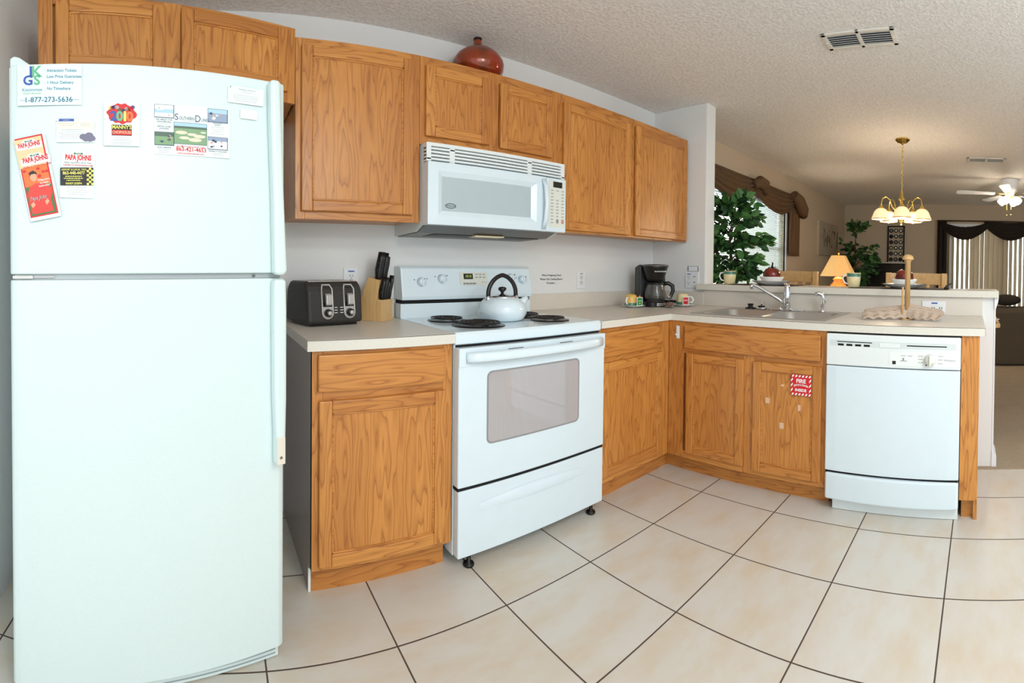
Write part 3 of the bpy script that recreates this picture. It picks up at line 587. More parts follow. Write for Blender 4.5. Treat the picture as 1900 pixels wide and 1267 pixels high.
P = [(x, MF-.012, z) for x, z in o4]+[(x, MF-.015, z) for x, z in i4]+[(x, MF-.003, z) for x, z in w4]+[(x, MF+.045, z) for x, z in o4]
fc = [tuple((a+k, a+(k+1) % 4, b_+(k+1) % 4, b_+k)) for a, b_ in ((0, 4), (4, 8), (12, 0)) for k in range(4)]
d.add(P, fc); dr = d.build('door', WHITE, c, bevel=.003)
MB().add([(x, MF-.0032, z) for x, z in w4], [(0, 1, 2, 3)]).build('window', MWG, dr)
t = MB(); t.tube([(.062, MF-.016, .0), (.062, MF-.016, .1)], .001)
lg = MB()
for r0, r1, y in ((.026, .023, -.0045),):
    n = 28; vs = [(.116+r0*cos(k*2*pi/n), MF+y, 1.449+r0*.42*sin(k*2*pi/n)) for k in range(n)]+[(.116+r1*cos(k*2*pi/n), MF+y, 1.449+r1*.36*sin(k*2*pi/n)) for k in range(n)]
    lg.add(vs, [(k, (k+1) % n, n+(k+1) % n, n+k) for k in range(n)])
lg.build('maker_logo', BLKP, dr); text(dr, 'Whirlpool', .0095, (.116, MF-.0046, 1.449), m=BLKP)
hh = MB().tube([(.612, MF-.016, 1.375), (.614, MF-.034, 1.42), (.615, MF-.042, 1.50), (.614, MF-.034, 1.58), (.612, MF-.016, 1.622)], [.012, .013, .013, .013, .012], 12, flat=.7); hh.build('handle', WHITE, dr)
pn = MB().box(DX1+.002, MX1-.001, MF-.012, MF+.045, MZ0, ZG-.003).build('control_panel', WHITE, c, bevel=.004)
MB().add([(DX1+.014, MF-.0128, MZ0+.022), (MX1-.014, MF-.0128, MZ0+.022), (MX1-.014, MF-.0128, ZG-.016), (DX1+.014, MF-.0128, ZG-.016)], [(0, 1, 2, 3)]).build('keypad_sheet', IVORY, pn)
MB().box(.674, .732, MF-.0145, MF-.0125, 1.590, 1.620).build('display', LCD, pn, bevel=.001)
k = MB()
for r in range(11):
    for q in range(3):
        if (r, q) in ((1, 1), (2, 1)): continue
        x, z = .668+.034*q, 1.574-.0165*r; k.box(x-.008, x+.008, MF-.0133, MF-.0128, z-.0032, z+.0032)
k.build('key_pads', mat('key_grey', (176, 180, 176), .5), pn)
MB().lathe([(.0, MF-.0140), (.009, MF-.0140), (.009, MF-.0128)], (.736, 0, 1.418), 16, axis='y').build('stop_key', mat('key_pink', (226, 150, 140), .5), pn)
MB().lathe([(.0, MF-.0140), (.008, MF-.0140), (.008, MF-.0128)], (.702, 0, 1.418), 16, axis='y').build('start_key', GREYP, pn)

# ------------------------------------------------------------------ electric range
SF, SD = -.612, -.642
c = thing('electric_range', 'white electric coil range between two oak base cabinets', 'stove', (.382, -.62, 0))
MB().box(.003, .761, -.600, -.03, .045, CH-CT).build('body', WHITE, c, bevel=.002)
ck = MB().prism([(SF, .874), (SF-.004, .880), (SF-.004, .912), (SF+.004, .923), (-.085, .923), (-.085, .874)], .001, .763, 'x'); ck.build('cooktop', WHITE, c, bevel=.003)
MB().box(.01, .754, -.609, -.595, .862, .876).build('vent_gap', DARK, c)
bgm = MB().prism([(-.005, 1.012), (-.100, 1.012), (-.104, 1.030), (-.078, 1.168), (-.066, 1.180), (-.005, 1.180)], .004, .760, 'x'); bgd = bgm.build('backguard', WHITE, c, bevel=.006, segs=3)
MB().box(.012, .752, -.085, -.005, .994, 1.012).build('backguard_vent', DARK, c)
MB().box(.004, .760, -.085, -.005, .915, .994).build('back_riser', WHITE, c, bevel=.002)
# sloped control face: helper point at (x, t) with t 0..1 from bottom to top
def bgp(x, z, off=0): t = (z-1.030)/(1.168-1.030); return (x, -.104+.026*t-off, z)
def knob(x, z, name='burner_knob'):
    p = bgp(x, z); k = MB().lathe([(.0, -.026), (.0175, -.026), (.0195, -.018), (.0215, 0)], p, 28, axis='y').build(name, WHITE, c)
    MB().box(x-.0045, x+.0045, p[1]-.031, p[1]-.020, z-.019, z+.019).build('grip', WHITE, k, bevel=.002)
    MB().box(x+.002, x+.005, p[1]-.0315, p[1]-.031, z+.012, z+.018).build('pointer', BLKP, k)
    MB().box(x-.036, x-.033, p[1]-.003, p[1]+.002, z+.008, z+.012).build('dial_mark', BLKP, c); MB().box(x+.030, x+.033, p[1]-.003, p[1]+.002, z+.013, z+.017).build('dial_mark', BLKP, c)
for x, z in ((.105, 1.103), (.215, 1.118), (.622, 1.122), (.694, 1.110)): knob(x, z)
y0 = -.104+.026*(1.09-1.03)/.138
pl = MB().add([bgp(.318, 1.082, .002), bgp(.480, 1.082, .002), bgp(.480, 1.150, .002), bgp(.318, 1.150, .002)], [(0, 1, 2, 3)]).build('clock_panel', IVORY, c)
MB().add([bgp(.339, 1.114, .003), bgp(.392, 1.114, .003), bgp(.392, 1.143, .003), bgp(.339, 1.143, .003)], [(0, 1, 2, 3)]).build('display', LCD, pl)
text(pl, '10:15', .019, bgp(.366, 1.1285, .004), m=LCDT, bold=.01, sx=.85, name='digits'); text(pl, 'Whirlpool', .0085, bgp(.457, 1.098, .003), m=GREYP)
k = MB()
for i in range(4): k.box(.335+.019*i, .346+.019*i, y0-.0125, y0-.0005, 1.089, 1.095)
for i in range(3): k.box(.408+.022*i, .418+.022*i, y0-.001, y0+.004, 1.138, 1.141); k.box(.408+.022*i, .418+.022*i, y0-.003, y0+.003, 1.122, 1.126)
k.build('key_pads', GREYP, pl)
def burner(x, y, r):
    z = .923; b = MB().lathe([(r+.018, z+.0005), (r+.017, z+.004), (r+.006, z+.005), (r-.004, z+.0015), (.02, z+.001)], (x, y, 0), 40, cap=False); o = b.build('drip_pan', mat('drip_pan_black', (38, 34, 34), .25, .6), c)
    pts = []; n = 150; turns = 4.2 if r > .085 else 3.4
    for i in range(n+1): t = i/n; a = 2*pi*turns*t; q = .018+(r-.018)*t; pts.append((x+q*cos(a), y+q*sin(a), z+.0145))
    MB().tube(pts, .0048, 8, flat=.75).build('coil', COIL, o)
    s = MB()
    for k in range(3): a = 2*pi*k/3+.5; s.tube([(x, y, z+.0085), (x+r*cos(a), y+r*sin(a), z+.0085)], .0022, 6)
    s.build('coil_support', GREYM, o)
burner(.165, -.245, .072); burner(.198, -.458, .094); burner(.570, -.245, .094); burner(.582, -.462, .072)
# oven door
d = MB(); ox = [(.002, .322), (.762, .322), (.762, .866), (.002, .866)]; wx = rrect(.128, .598, .478, .762, .022, 5)
oven = MB().box(.002, .762, SD, SD+.040, .322, .864).build('oven_door', WHITE, c, bevel=.006, segs=3)
MB().add([(x, SD-.0006, z) for x, z in rrect(.124, .602, .474, .766, .024, 6)], [tuple(range(28))]).build('window_border', mat('window_frit', (150, 148, 150), .3), oven)
MB().add([(x, SD-.0012, z) for x, z in rrect(.131, .595, .481, .759, .020, 6)], [tuple(range(28))]).build('window', OVENG, oven)
MB().box(.002, .762, SD-.003, SD+.002, .792, .864).build('door_cap', WHITE, oven, bevel=.004)
hd = MB(); n = 14; P1 = []; fcs = []
def hp(i, dy, z): t = i/n; return (.030+.704*t, SD-.003-dy-.030*sin(pi*t)**.5, z)
sec = [(.0, .812), (.012, .809), (.018, .818), (.016, .842), (.006, .850), (.0, .848)]
for i in range(n+1):
    for dy, z in sec: P1.append(hp(i, dy, z))
m_ = len(sec)
for i in range(n):
    for k in range(m_): fcs.append((i*m_+k, i*m_+(k+1) % m_, (i+1)*m_+(k+1) % m_, (i+1)*m_+k))
fcs += [tuple(range(m_))[::-1], tuple(n*m_+k for k in range(m_))]
hd.add(P1, fcs, True); hd.build('handle', WHITE, oven)
s = MB(); s.box(.20, .27, SD-.0335, SD-.030, .8515, .8535).box(.46, .53, SD-.034, SD-.030, .8515, .8535); s.build('handle_slot', DARK, oven)
MB().box(.004, .760, -.636, -.60, .310, .322).build('door_gap', DARK, c)
dw = MB().box(.004, .760, SD, SD+.035, .048, .310).build('storage_drawer', WHITE, c, bevel=.006, segs=3)
gr = MB(); n = 18; vs = []
for i in range(n+1):
    t = i/n; x = .095+.57*t; e = sin(pi*t); vs += [(x, SD-.0008, .246+.022*e), (x, SD-.0120*e-.0008, .238+.024*e), (x, SD-.0008, .218-.006*e)]
gr.add(vs, [(i*3+k, i*3+k+1, (i+1)*3+k+1, (i+1)*3+k) for i in range(n) for k in range(2)], True); gr.build('grip_lip', WHITE, dw)
for x in (.062, .704):
    MB().lathe([(.0, .0), (.020, .0), (.022, .006), (.020, .012), (.008, .014), (.008, .05)], (x, -.622, 0), 16).build('leveling_foot', BLACKP, c)
    MB().lathe([(.018, .0), (.018, .05)], (x, -.08, 0), 12).build('leveling_foot', BLACKP, c)

# ------------------------------------------------------------------ kettle
kx, ky, kz = .395, -.345, .924
c = thing('kettle', 'white enamel kettle with black arched handle on the cooktop', 'kettle', (kx, ky, kz))
MB().lathe([(0, 0), (.082, 0), (.098, .008), (.112, .032), (.114, .052), (.106, .078), (.086, .100), (.068, .108), (.060, .110)], (kx, ky, kz), 48).build('body', WHITE, c)
MB().lathe([(.066, .108), (.068, .113), (.052, .118), (.03, .124), (.012, .128), (.0, .128)], (kx, ky, kz), 40).build('lid', CHROME, c)
MB().lathe([(.006, .126), (.008, .136), (.016, .142), (.020, .150), (.016, .158), (.0, .161)], (kx, ky, kz), 24).build('lid_knob', BLACKP, c)
MB().tube([(kx+.085, ky-.01, kz+.070), (kx+.108, ky-.014, kz+.086), (kx+.126, ky-.018, kz+.108)], [.024, .019, .013], 16).build('spout', WHITE, c)
hp_ = arc((kx, ky, kz+.128), .076, pi, 0, 18); hp_ = [(x, y, z+.012*(1-abs((x-kx)/.076))) for x, y, z in hp_]
MB().tube([(kx-.076, ky, kz+.112)]+hp_+[(kx+.076, ky, kz+.112)], .0105, 12, flat=.8).build('handle', BLACKP, c)
for q in (-1, 1): MB().lathe([(.011, .088), (.012, .105), (.010, .118)], (kx+q*.078, ky, kz), 14).build('handle_bracket', CHROME, c)

# ------------------------------------------------------------------ wall outlets, wall lettering
def socket(par, ax, a, z, depth, mt=WHITEP):
    """one three-hole receptacle; ax 'y' on the back wall, 'x' on the right-hand wall"""
    P = (lambda u, w: (a+u, depth, z+w)) if ax == 'y' else (lambda u, w: (depth, a-u, z+w))
    f = MB().add([P(.0145*cos(k*pi/12), .0165*sin(k*pi/12)) for k in range(24)], [tuple(range(24))]).build('receptacle', mt, par)
    e = -.0005; Q = (lambda u, w: (a+u, depth+e, z+w)) if ax == 'y' else (lambda u, w: (depth+e, a-u, z+w))
    s = MB()
    for u, w, du, dw_ in ((-.006, .004, .0012, .0045), (.006, .004, .0012, .0045)): s.add([Q(u-du, w-dw_), Q(u+du, w-dw_), Q(u+du, w+dw_), Q(u-du, w+dw_)], [(0, 1, 2, 3)])
    s.add([Q(.0022*cos(k*pi/5), -.007+.0024*sin(k*pi/5)) for k in range(10)], [tuple(range(10))]); s.build('slot', BLKP, f)
WS = ['wall outlets']
c = thing('wall_outlet', 'white wall outlet above the toaster', 'outlet', (-.213, 0, 1.107), 0, 'wall outlets')
MB().box(-.250, -.176, -.007, 0, 1.043, 1.173).build('plate', OFFW, c, bevel=.003); socket(c, 'y', -.213, 1.128, -.0075); socket(c, 'y', -.213, 1.092, -.0075)
MB().box(-.228, -.198, -.0082, -.007, 1.150, 1.156).build('outlet_tag', BLUEP, c); MB().box(-.221, -.205, -.0082, -.007, 1.109, 1.112).build('reset_button', RED, c)
c = thing('wall_outlet', 'white wall outlet between the printed sentence and the coffee maker', 'outlet', (1.220, 0, 1.10), 0, 'wall outlets')
MB().box(1.184, 1.256, -.007, 0, 1.044, 1.154).build('plate', OFFW, c, bevel=.003); socket(c, 'y', 1.22, 1.116, -.0075, IVORY); socket(c, 'y', 1.22, 1.082, -.0075, IVORY)
MB().box(1.207, 1.233, -.0082, -.007, 1.138, 1.144).build('outlet_tag', GREYP, c)
c = thing('wall_outlet', 'double wall plate with outlet and switches right of the coffee maker', 'outlet', (XR, -.343, 1.10), 0, 'wall outlets')
MB().box(XR-.007, XR, -.398, -.288, 1.040, 1.158).build('plate', OFFW, c, bevel=.003); socket(c, 'x', -.318, 1.118, XR-.0075); socket(c, 'x', -.318, 1.076, XR-.0075)
s = MB()
for z in (1.125, 1.085): s.box(XR-.009, XR-.007, -.374, -.358, z-.004, z+.004)
s.build('switch', GREYP, c); MB().box(XR-.0082, XR-.007, -.333, -.306, 1.139, 1.145).build('outlet_tag', BLUEP, c)
c = thing('wall_label', 'small white label with dark ends above the double wall plate', 'label', (XR, -.350, 1.182))
MB().box(XR-.002, XR, -.394, -.306, 1.163, 1.201).build('card', OFFW, c); MB().box(XR-.0026, XR-.002, -.394, -.388, 1.166, 1.198).box(XR-.0026, XR-.002, -.312, -.306, 1.166, 1.198).box(XR-.0026, XR-.002, -.394, -.306, 1.163, 1.165).box(XR-.0026, XR-.002, -.394, -.306, 1.199, 1.201).build('border', NAVY, c)
c = thing('wall_outlet', 'white wall outlet on the half wall behind the towel holder', 'outlet', (XR-.0145, -1.955, .978), 0, 'wall outlets')
MB().box(XR-.0215, XR-.0142, -2.020, -1.885, .936, 1.008).build('plate', OFFW, c, bevel=.003)
f = MB().box(XR-.0225, XR-.0214, -1.972, -1.935, .950, .984).box(XR-.0225, XR-.0214, -2.008, -1.980, .950, .984).build('receptacle', WHITEP, c)
s = MB()
for y in (-1.945, -1.957, -1.988, -2.0): s.box(XR-.0231, XR-.0225, y-.002, y+.002, .960, .972)
s.build('slot', BLKP, f); MB().box(XR-.0222, XR-.0214, -1.975, -1.94, .991, .999).build('outlet_tag', BLUEP, c)
c = thing('wall_lettering', 'small black sentence stuck on the wall right of the stove', 'lettering', (.985, -.001, 1.107))
for i, s in enumerate(('When Preparing Food', 'Please Use Cutting Board', 'Provided ...')): text(c, s, .0165, (.982, -.0012, 1.131-.024*i), m=BLKP, bold=.012)

# ------------------------------------------------------------------ toaster (own frame)
TW, TD, TH = .256, .225, .192
c = thing('toaster', 'black four-slice toaster beside the refrigerator', 'toaster', (-.478, -.300, CH), rad(14))
prof = [(0, .012), (0, .028), (.010, .150), (.020, .170), (.040, TH), (TD-.04, TH), (TD-.02, .170), (TD-.010, .150), (TD, .028), (TD, .012)]
sh = MB().prism(prof, 0, TW, 'x').build('body', DARKP, c, bevel=.014, segs=4, local=True)
MB().box(.02, TW-.02, .02, TD-.02, .0, .02).build('base', BLACKP, c, local=True)
def tf(x, z, off=0):
    y = 0 if z < .028 else .010*(z-.028)/.122 if z < .150 else .010+.010*(z-.15)/.02; return (x, y-off, z)
s = MB()
for y in (.055, .125):
    for x in (.035, .145): s.box(x, x+.085, y, y+.030, TH-.01, TH+.0012)
s.build('slot', BLACKP, c, local=True)
MB().box(.016, TW-.016, .034, TD-.034, TH-.003, TH+.0006).build('top_plate', STEEL, c, local=True)
for x in (.088, .190):
    pts = [(x-.024*cos(a)*1, .058-.024*sin(a)) for a in [pi*i/14 for i in range(15)]]
    ring = [tf(x-.024, .158, .003)]+[tf(px, pz, .003) for px, pz in pts]+[tf(x+.024, .158, .003)]; ring += [(x+.017, .022, .176), (x-.017, .022, .176), tf(x-.024, .158, .003)]
    MB().tube(ring, .0032, 8).build('chrome_trim', SILVER, c, local=True)
    MB().add([tf(px, pz, .0015) for px, pz in pts]+[tf(x+.024, .083, .0015), tf(x-.024, .083, .0015)], [tuple(range(17))]).build('dial_plate', SILVER, c, local=True)
    MB().add([tf(x-.018, .086, .0015), tf(x+.018, .086, .0015), tf(x+.018, .166, .0015), tf(x-.018, .166, .0015)], [(0, 1, 2, 3)]).build('lever_slot', BLACKP, c, local=True)
    MB().prism([(-.0035, .088), (-.016, .094), (-.013, .134), (.004, .141)], x-.013, x+.013, 'x').build('lever', SILVER, c, bevel=.003, local=True)
    dl = MB().lathe([(.0, -.016), (.015, -.016), (.017, 0)], (x, 0, .058), 24, axis='y').build('dial', BLACKP, c, local=True)
    MB().lathe([(.0, -.025), (.0095, -.025), (.010, -.014)], (x, 0, .058), 20, axis='y').build('dial_cap', SILVER, dl, local=True)
s = MB()
for q in (.120, .147):
    for r in range(3): s.box(q, q+.014, .0, .0045, .056+.011*r, .0585+.011*r)
for v in range(len(s.v)): p = s.v[v]; s.v[v] = (p[0], tf(0, p[2])[1]-.0012+(p[1]*.2), p[2])
s.build('button_bar', WHT, c, local=True)

# ------------------------------------------------------------------ knife block (own frame) and eight knives
ang = rad(40); KB = (-.122, -.178, CH)
c = thing('knife_block', 'stepped pale wood knife block between toaster and stove', 'knife block', KB, ang)
# local x: along the right-hand face, y: back along the left-hand face
kp = [(0, 0), (.002, .100), (.030, .104), (.016, .192), (.075, .205), (.148, 0)]
MB().prism(kp, 0, .098, 'x').build('block', PALEV, c, bevel=.002, local=True)
ln = Vector((0, -.16, 1)).normalized(); KM = Matrix.Rotation(ang, 4, 'Z'); KM.translation = KB
def knife(x, y, z, ln_len, label, fat=1.0):
    p = KM @ Vector((x, y, z)); o = thing('kitchen_knife', label, 'knife', p, ang, 'kitchen knives in the block'); d = ln
    pts = [d*(-.004), d*.012, d*ln_len*.35+Vector((0, .003, 0)), d*ln_len*.7, d*ln_len]
    MB().tube(pts, [.0062*fat, .0078*fat, .0092*fat, .0090*fat, .0074*fat], 12, flat=1.55).build('handle', BLACKP, o, local=True)
    MB().tube([d*(-.09), d*(-.002)], [.002, .006], 8, flat=.3).build('blade', STEEL, o, local=True)
    r = MB()
    for t in (.35, .6): q = d*ln_len*t; r.ball((q[0]-.0098*fat, q[1], q[2]), .0018, 8, 6)
    r.build('rivet', GREYM, o, local=True)
for i, x in enumerate((.014, .037, .060, .083)): knife(x, .034+.004*(i % 2), .196-.001*i, (.128, .130, .128, .112)[i], ('tallest row black knife handle at the left end of the block', 'black knife handle in the back row, second from the left', 'black knife handle in the back row, third from the left', 'shorter black knife handle at the right end of the back row')[i], 1.15)
for i, x in enumerate((.012, .036, .058, .082)): knife(x, .014, .103, (.098, .104, .088, .112)[i], ('black knife handle in the front row of the block, leftmost', 'black knife handle in the front row, second from the left', 'slim black knife handle in the front row, third from the left', 'black knife handle at the right end of the front row')[i], .95)

# ------------------------------------------------------------------ coffee maker (own frame: faces -y)
c = thing('coffee_maker', 'black drip coffee maker in the corner of the counter', 'coffee maker', (1.66, -.235, CH), rad(-26))
b = MB().prism([(.105, 0), (.105, .265), (.05, .283), (.02, .283), (.02, 0)], -.095, .095, 'x'); b.build('tank', BLACKP, c, bevel=.008, local=True)
MB().prism(rrect(-.09, .09, -.10, .10, .05, 6), 0, .034, 'z').build('base', BLACKP, c, bevel=.004, local=True)
MB().lathe([(.052, .172), (.060, .185), (.082, .262), (.088, .276), (.080, .284), (.0, .288)], (0, -.012, 0), 36).build('brew_basket', BLACKP, c, local=True)
MB().lathe([(.0875, .274), (.091, .277), (.0875, .281)], (0, -.012, 0), 36, cap=False).build('rim', GREYM, c, local=True)
text(c, 'BLACK+DECKER', .0115, (0, -.0895, .238), m=WHT, local=True, name='lettering', bold=.01)
MB().lathe([(.0, .036), (.060, .036), (.060, .040)], (0, -.018, 0), 32).build('warming_plate', GREYM, c, local=True)
cf = MB().lathe([(.0, .041), (.056, .042), (.068, .055), (.070, .080), (.064, .115), (.054, .145), (.052, .156)], (0, -.018, 0), 40, cap=False).build('carafe', TINTG, c, local=True, solid=.003)
MB().lathe([(.053, .148), (.057, .152), (.057, .160), (.030, .168), (.0, .169)], (0, -.018, 0), 32).build('carafe_lid', BLACKP, cf, local=True)
MB().tube([(.050, -.030, .154), (.085, -.040, .158), (.112, -.046, .140), (.116, -.047, .105), (.100, -.043, .066), (.080, -.038, .056)], [.010, .011, .011, .010, .009, .007], 12, flat=1.3).build('carafe_handle', BLACKP, cf, local=True)
s = MB()
for k in range(7): s.box(-.020, -.010, -.0875, -.0865, .065+.011*k, .067+.011*k)
for i in range(len(s.v)): p = s.v[i]; s.v[i] = (p[0], p[1]+.0+.018*max(0, p[2]-.08)/.065, p[2])
s.build('level_marks', WHT, cf, local=True)
MB().box(-.030, .030, -.1035, -.099, .006, .028).build('button_plate', SILVER, c, bevel=.003, local=True)

# ------------------------------------------------------------------ cups laid on saucers with tea bags, sugar bowl
def saucer(x, y, label):
    o = thing('saucer', label, 'saucer', (x, y, CH)); MB().lathe([(0, 0), (.032, 0), (.045, .004), (.070, .012), (.076, .0145), (.070, .0155), (.045, .008), (0, .006)], (x, y, CH), 40).build('dish', GLAZEW, o); return o
def upturned(x, y, hd, label, lo, hi):
    z = CH+.010; o = thing('cup', label, 'cup', (x, y, z)); ca, sa = cos(hd), sin(hd)
    m = MB().lathe([(.040, 0), (.041, .020), (.0405, .022)], (x, y, z), 36, cap=False); m.m = 1; m.lathe([(.0405, .022), (.040, .045), (.036, .066), (.026, .076), (.018, .077), (.018, .073), (0, .073)], (x, y, z), 36, cap=False)
    m.build('body', [lo, hi], o)
    MB().tube([(x+ca*.039, y+sa*.039, z+.018), (x+ca*.060, y+sa*.060, z+.016), (x+ca*.070, y+sa*.070, z+.034), (x+ca*.062, y+sa*.062, z+.052), (x+ca*.038, y+sa*.038, z+.060)], .0058, 10).build('handle', GLAZEW, o)
def teabag(x, y, cc, label, hd):
    z = CH+.013; o = thing('tea_bag', label, 'tea bag', (x, y, z), hd); MB().box(-.021, .021, -.0025, .0025, 0, .056).build('sachet', PAPER, o, bevel=.001, local=True)
    MB().box(-.0165, .0165, -.0032, -.0025, .004, .052).build('printed_front', cc, o, local=True); MB().box(-.012, .012, -.0037, -.0032, .030, .033).build('print', WHT, o, local=True); MB().lathe([(0, -.0036), (.005, -.0036), (.005, -.0032)], (0, 0, .016), 12, axis='y').build('emblem', YELP if cc is not RED else BLKP, o, local=True)
saucer(1.475, -.215, 'white saucer left of the coffee maker'); upturned(1.462, -.205, rad(195), 'yellow cup upside down on the left saucer by the coffee maker', GREENG, YELG); teabag(1.478, -.262, mat('tea_green', (48, 140, 60), .5), 'green tea bag leaning on the left cup', rad(-18))
o = thing('tea_tag', 'small round orange tag in front of the left cup', 'tag', (1.490, -.254, CH+.05)); MB().lathe([(0, -.002), (.013, -.002), (.013, .001)], (1.492, -.250, CH+.066), 20, axis='y').build('tag_disc', ORGP, o)
saucer(1.775, -.395, 'white saucer right of the coffee maker'); upturned(1.775, -.385, rad(-50), 'cream cup upside down on the right saucer by the coffee maker', GREENG, CREAM); teabag(1.745, -.428, RED, 'red tea bag leaning on the right cup', rad(-40))
gx, gy = 1.612, -.395
c = thing('sugar_bowl', 'clear glass sugar bowl with lid in front of the coffee maker', 'sugar bowl', (gx, gy, CH))
MB().lathe([(0, .001), (.028, .001), (.040, .012), (.047, .030), (.046, .048), (.042, .050), (.042, .030), (.034, .014), (0, .006)], (gx, gy, CH), 36, cap=False).build('bowl', GLASS, c)
ld = MB().lathe([(.041, .050), (.040, .054), (.020, .063), (.0, .066)], (gx, gy, CH), 32, cap=False).build('lid', GLASS, c, solid=.002); MB().ball((gx, gy, CH+.076), .011, 16, 10).build('lid_knob', GLASS, ld)
MB().ball((gx, gy, CH+.020), .026, 16, 10, (1, 1, .5)).build('contents', mat('sweetener_brown', (150, 108, 90), .8), c)
# white hook on the corner stile
c = thing('adhesive_hook', 'small white adhesive hook on the oak corner stile', 'hook', (XP, -.660, .81))
MB().box(XP-.004, XP, -.672, -.650, .778, .852).build('plate', WHITEP, c, bevel=.003); MB().tube([(XP-.004, -.660, .806), (XP-.012, -.660, .797), (XP-.018, -.660, .800), (XP-.020, -.660, .808)], .0045, 8).build('hook_arm', WHITEP, c)
# fire extinguisher sticker
c = thing('warning_sticker', 'red and white fire extinguisher sticker on the sink cabinet door', 'sticker', (XP-.0185, -1.382, .604))
sx_ = XP-.0190; Y = lambda u: -1.382-u
MB().box(sx_, XP-.0182, Y(-.052), Y(.052), .552, .656).build('backing', RED, c)
mb = MB(); px = sx_-.0004
def Q(pts): mb.add([(px, Y(u), .604+v) for u, v in pts], [tuple(range(len(pts)))])
for k in range(6):
    a = -.048+.0172*k
    for v0 in (.040, -.051): Q([(a, v0), (a+.008, v0), (a+.0135, v0+.0105), (a+.0055, v0+.0105)])
for k in range(3):
    b_ = -.036+.025*k
    for a in (-.051, .0415): Q([(a, b_), (a, b_+.010), (a+.0095, b_+.022), (a+.0095, b_+.012)])
mb.build('stripes', WHT, c)
text(c, 'FIRE', .027, (px, Y(0), .624), (0, -1, 0), m=WHT, bold=.03); text(c, 'INSIDE', .0195, (px, Y(-.001), .5785), (0, -1, 0), m=WHT, bold=.03)
w_ = 'EXTINGUISHER'
for i, ch in enumerate(w_):
    a = (i-5.5)/5.5; text(c, ch, .0125, (px, Y(.0335*a), .6055-.006*a*a), (0, -1, -.35*a*-1 if False else .0+.0), m=WHT, bold=.02)

# ------------------------------------------------------------------ dishwasher
c = thing('dishwasher', 'white built-in dishwasher at the end of the peninsula', 'dishwasher', (1.33, -1.815, 0))
DY_0, DY_1, DFX = -2.128, -1.508, 1.300
MB().box(DFX+.045, XR-.02, DY_0+.006, DY_1-.006, .10, .872).build('tub', DARKP, c)
MB().box(DFX+.02, DFX+.05, DY_0, DY_1, .872, .8815).build('top_gap', DARK, c)
cp = MB().box(DFX, DFX+.045, DY_0, DY_1, .722, .874).build('control_panel', WHITEP, c, bevel=.006, segs=3)
MB().box(DFX-.001, DFX+.004, DY_0+.022, DY_1-.018, .818, .846).build('vent_recess', mat('recess_white', (216, 224, 224), .5), cp)
v = MB().box(DFX-.0016, DFX+.002, -1.725, -1.560, .836, .840)
for k in range(4): v.box(DFX-.0016, DFX+.002, -1.592-.041*k, -1.562-.041*k-.002, .8185, .8285)
v.build('vent_slot', DARK, cp); MB().box(DFX-.0016, DFX+.002, -2.065, -1.885, .829, .834).build('handle_slot', DARK, cp)
MB().box(DFX-.003, DFX+.002, -1.852, -1.758, .818, .838).build('latch', WHITEP, cp, bevel=.002)
MB().box(DFX-.0012, DFX+.002, -2.108, -1.806, .736, .800).build('fascia', mat('fascia_white', (238, 242, 240), .35), cp)
kb = MB().lathe([(.0, DFX-.020), (.024, DFX-.020), (.027, DFX-.001)], (0, -1.992, .768), 32, axis='x').build('dial', IVORY, cp)
MB().box(DFX-.028, DFX-.020, -1.996, -1.988, .743, .793).build('dial_grip', IVORY, kb, bevel=.002); MB().box(DFX-.021, DFX-.0203, -1.978, -1.972, .744, .750).build('dial_mark', BLKP, kb)
s = MB()
for y, z in ((-1.948, .785), (-1.948, .770), (-1.948, .755), (-2.038, .787), (-2.036, .770), (-2.036, .752), (-1.87, .784), (-1.90, .784)): s.box(DFX-.0016, DFX-.0012, y-.011, y+.011, z-.0012, z+.0012)
s.build('dial_marking', GREYP, cp); text(cp, 'Whirlpool', .0125, (DFX-.0017, -2.078, .768), (0, -1, 0), m=GREYP)
MB().box(DFX-.0018, DFX-.0012, -1.836, -1.820, .742, .758).build('rating_mark', BLKP, cp)
MB().box(DFX-.0018, DFX-.0012, -1.886, -1.856, .758, .761).box(DFX-.0018, DFX-.0012, -1.874, -1.866, .762, .774).build('symbol_mark', GREYP, cp)
pts = [(DY_1-.001, DFX+.002)]+[(DY_1-.62*k/12, DFX-.0-.006*sin(pi*k/12)) for k in range(1, 12)]+[(DY_0+.001, DFX+.002), (DY_0+.001, DFX+.04), (DY_1-.001, DFX+.04)]
MB().prism([(x, y) for y, x in pts], .204, .718, 'z').build('door', WHITE, c, bevel=.004)
pts2 = [(DFX+.002, DY_1-.001)]+[(DFX-.0-.012*sin(pi*k/12), DY_1-.62*k/12) for k in range(1, 12)]+[(DFX+.002, DY_0+.001), (DFX+.04, DY_0+.001), (DFX+.04, DY_1-.001)]
MB().prism(pts2, .062, .192, 'z').build('lower_panel', WHITE, c, bevel=.010, segs=3)
MB().box(DFX+.010, DFX+.045, DY_0+.004, DY_1-.004, .19, .206).build('panel_gap', DARK, c)
MB().box(DFX+.040, DFX+.048, DY_0+.003, DY_1-.030, .002, .10).build('toe_plate', WHITEP, c)

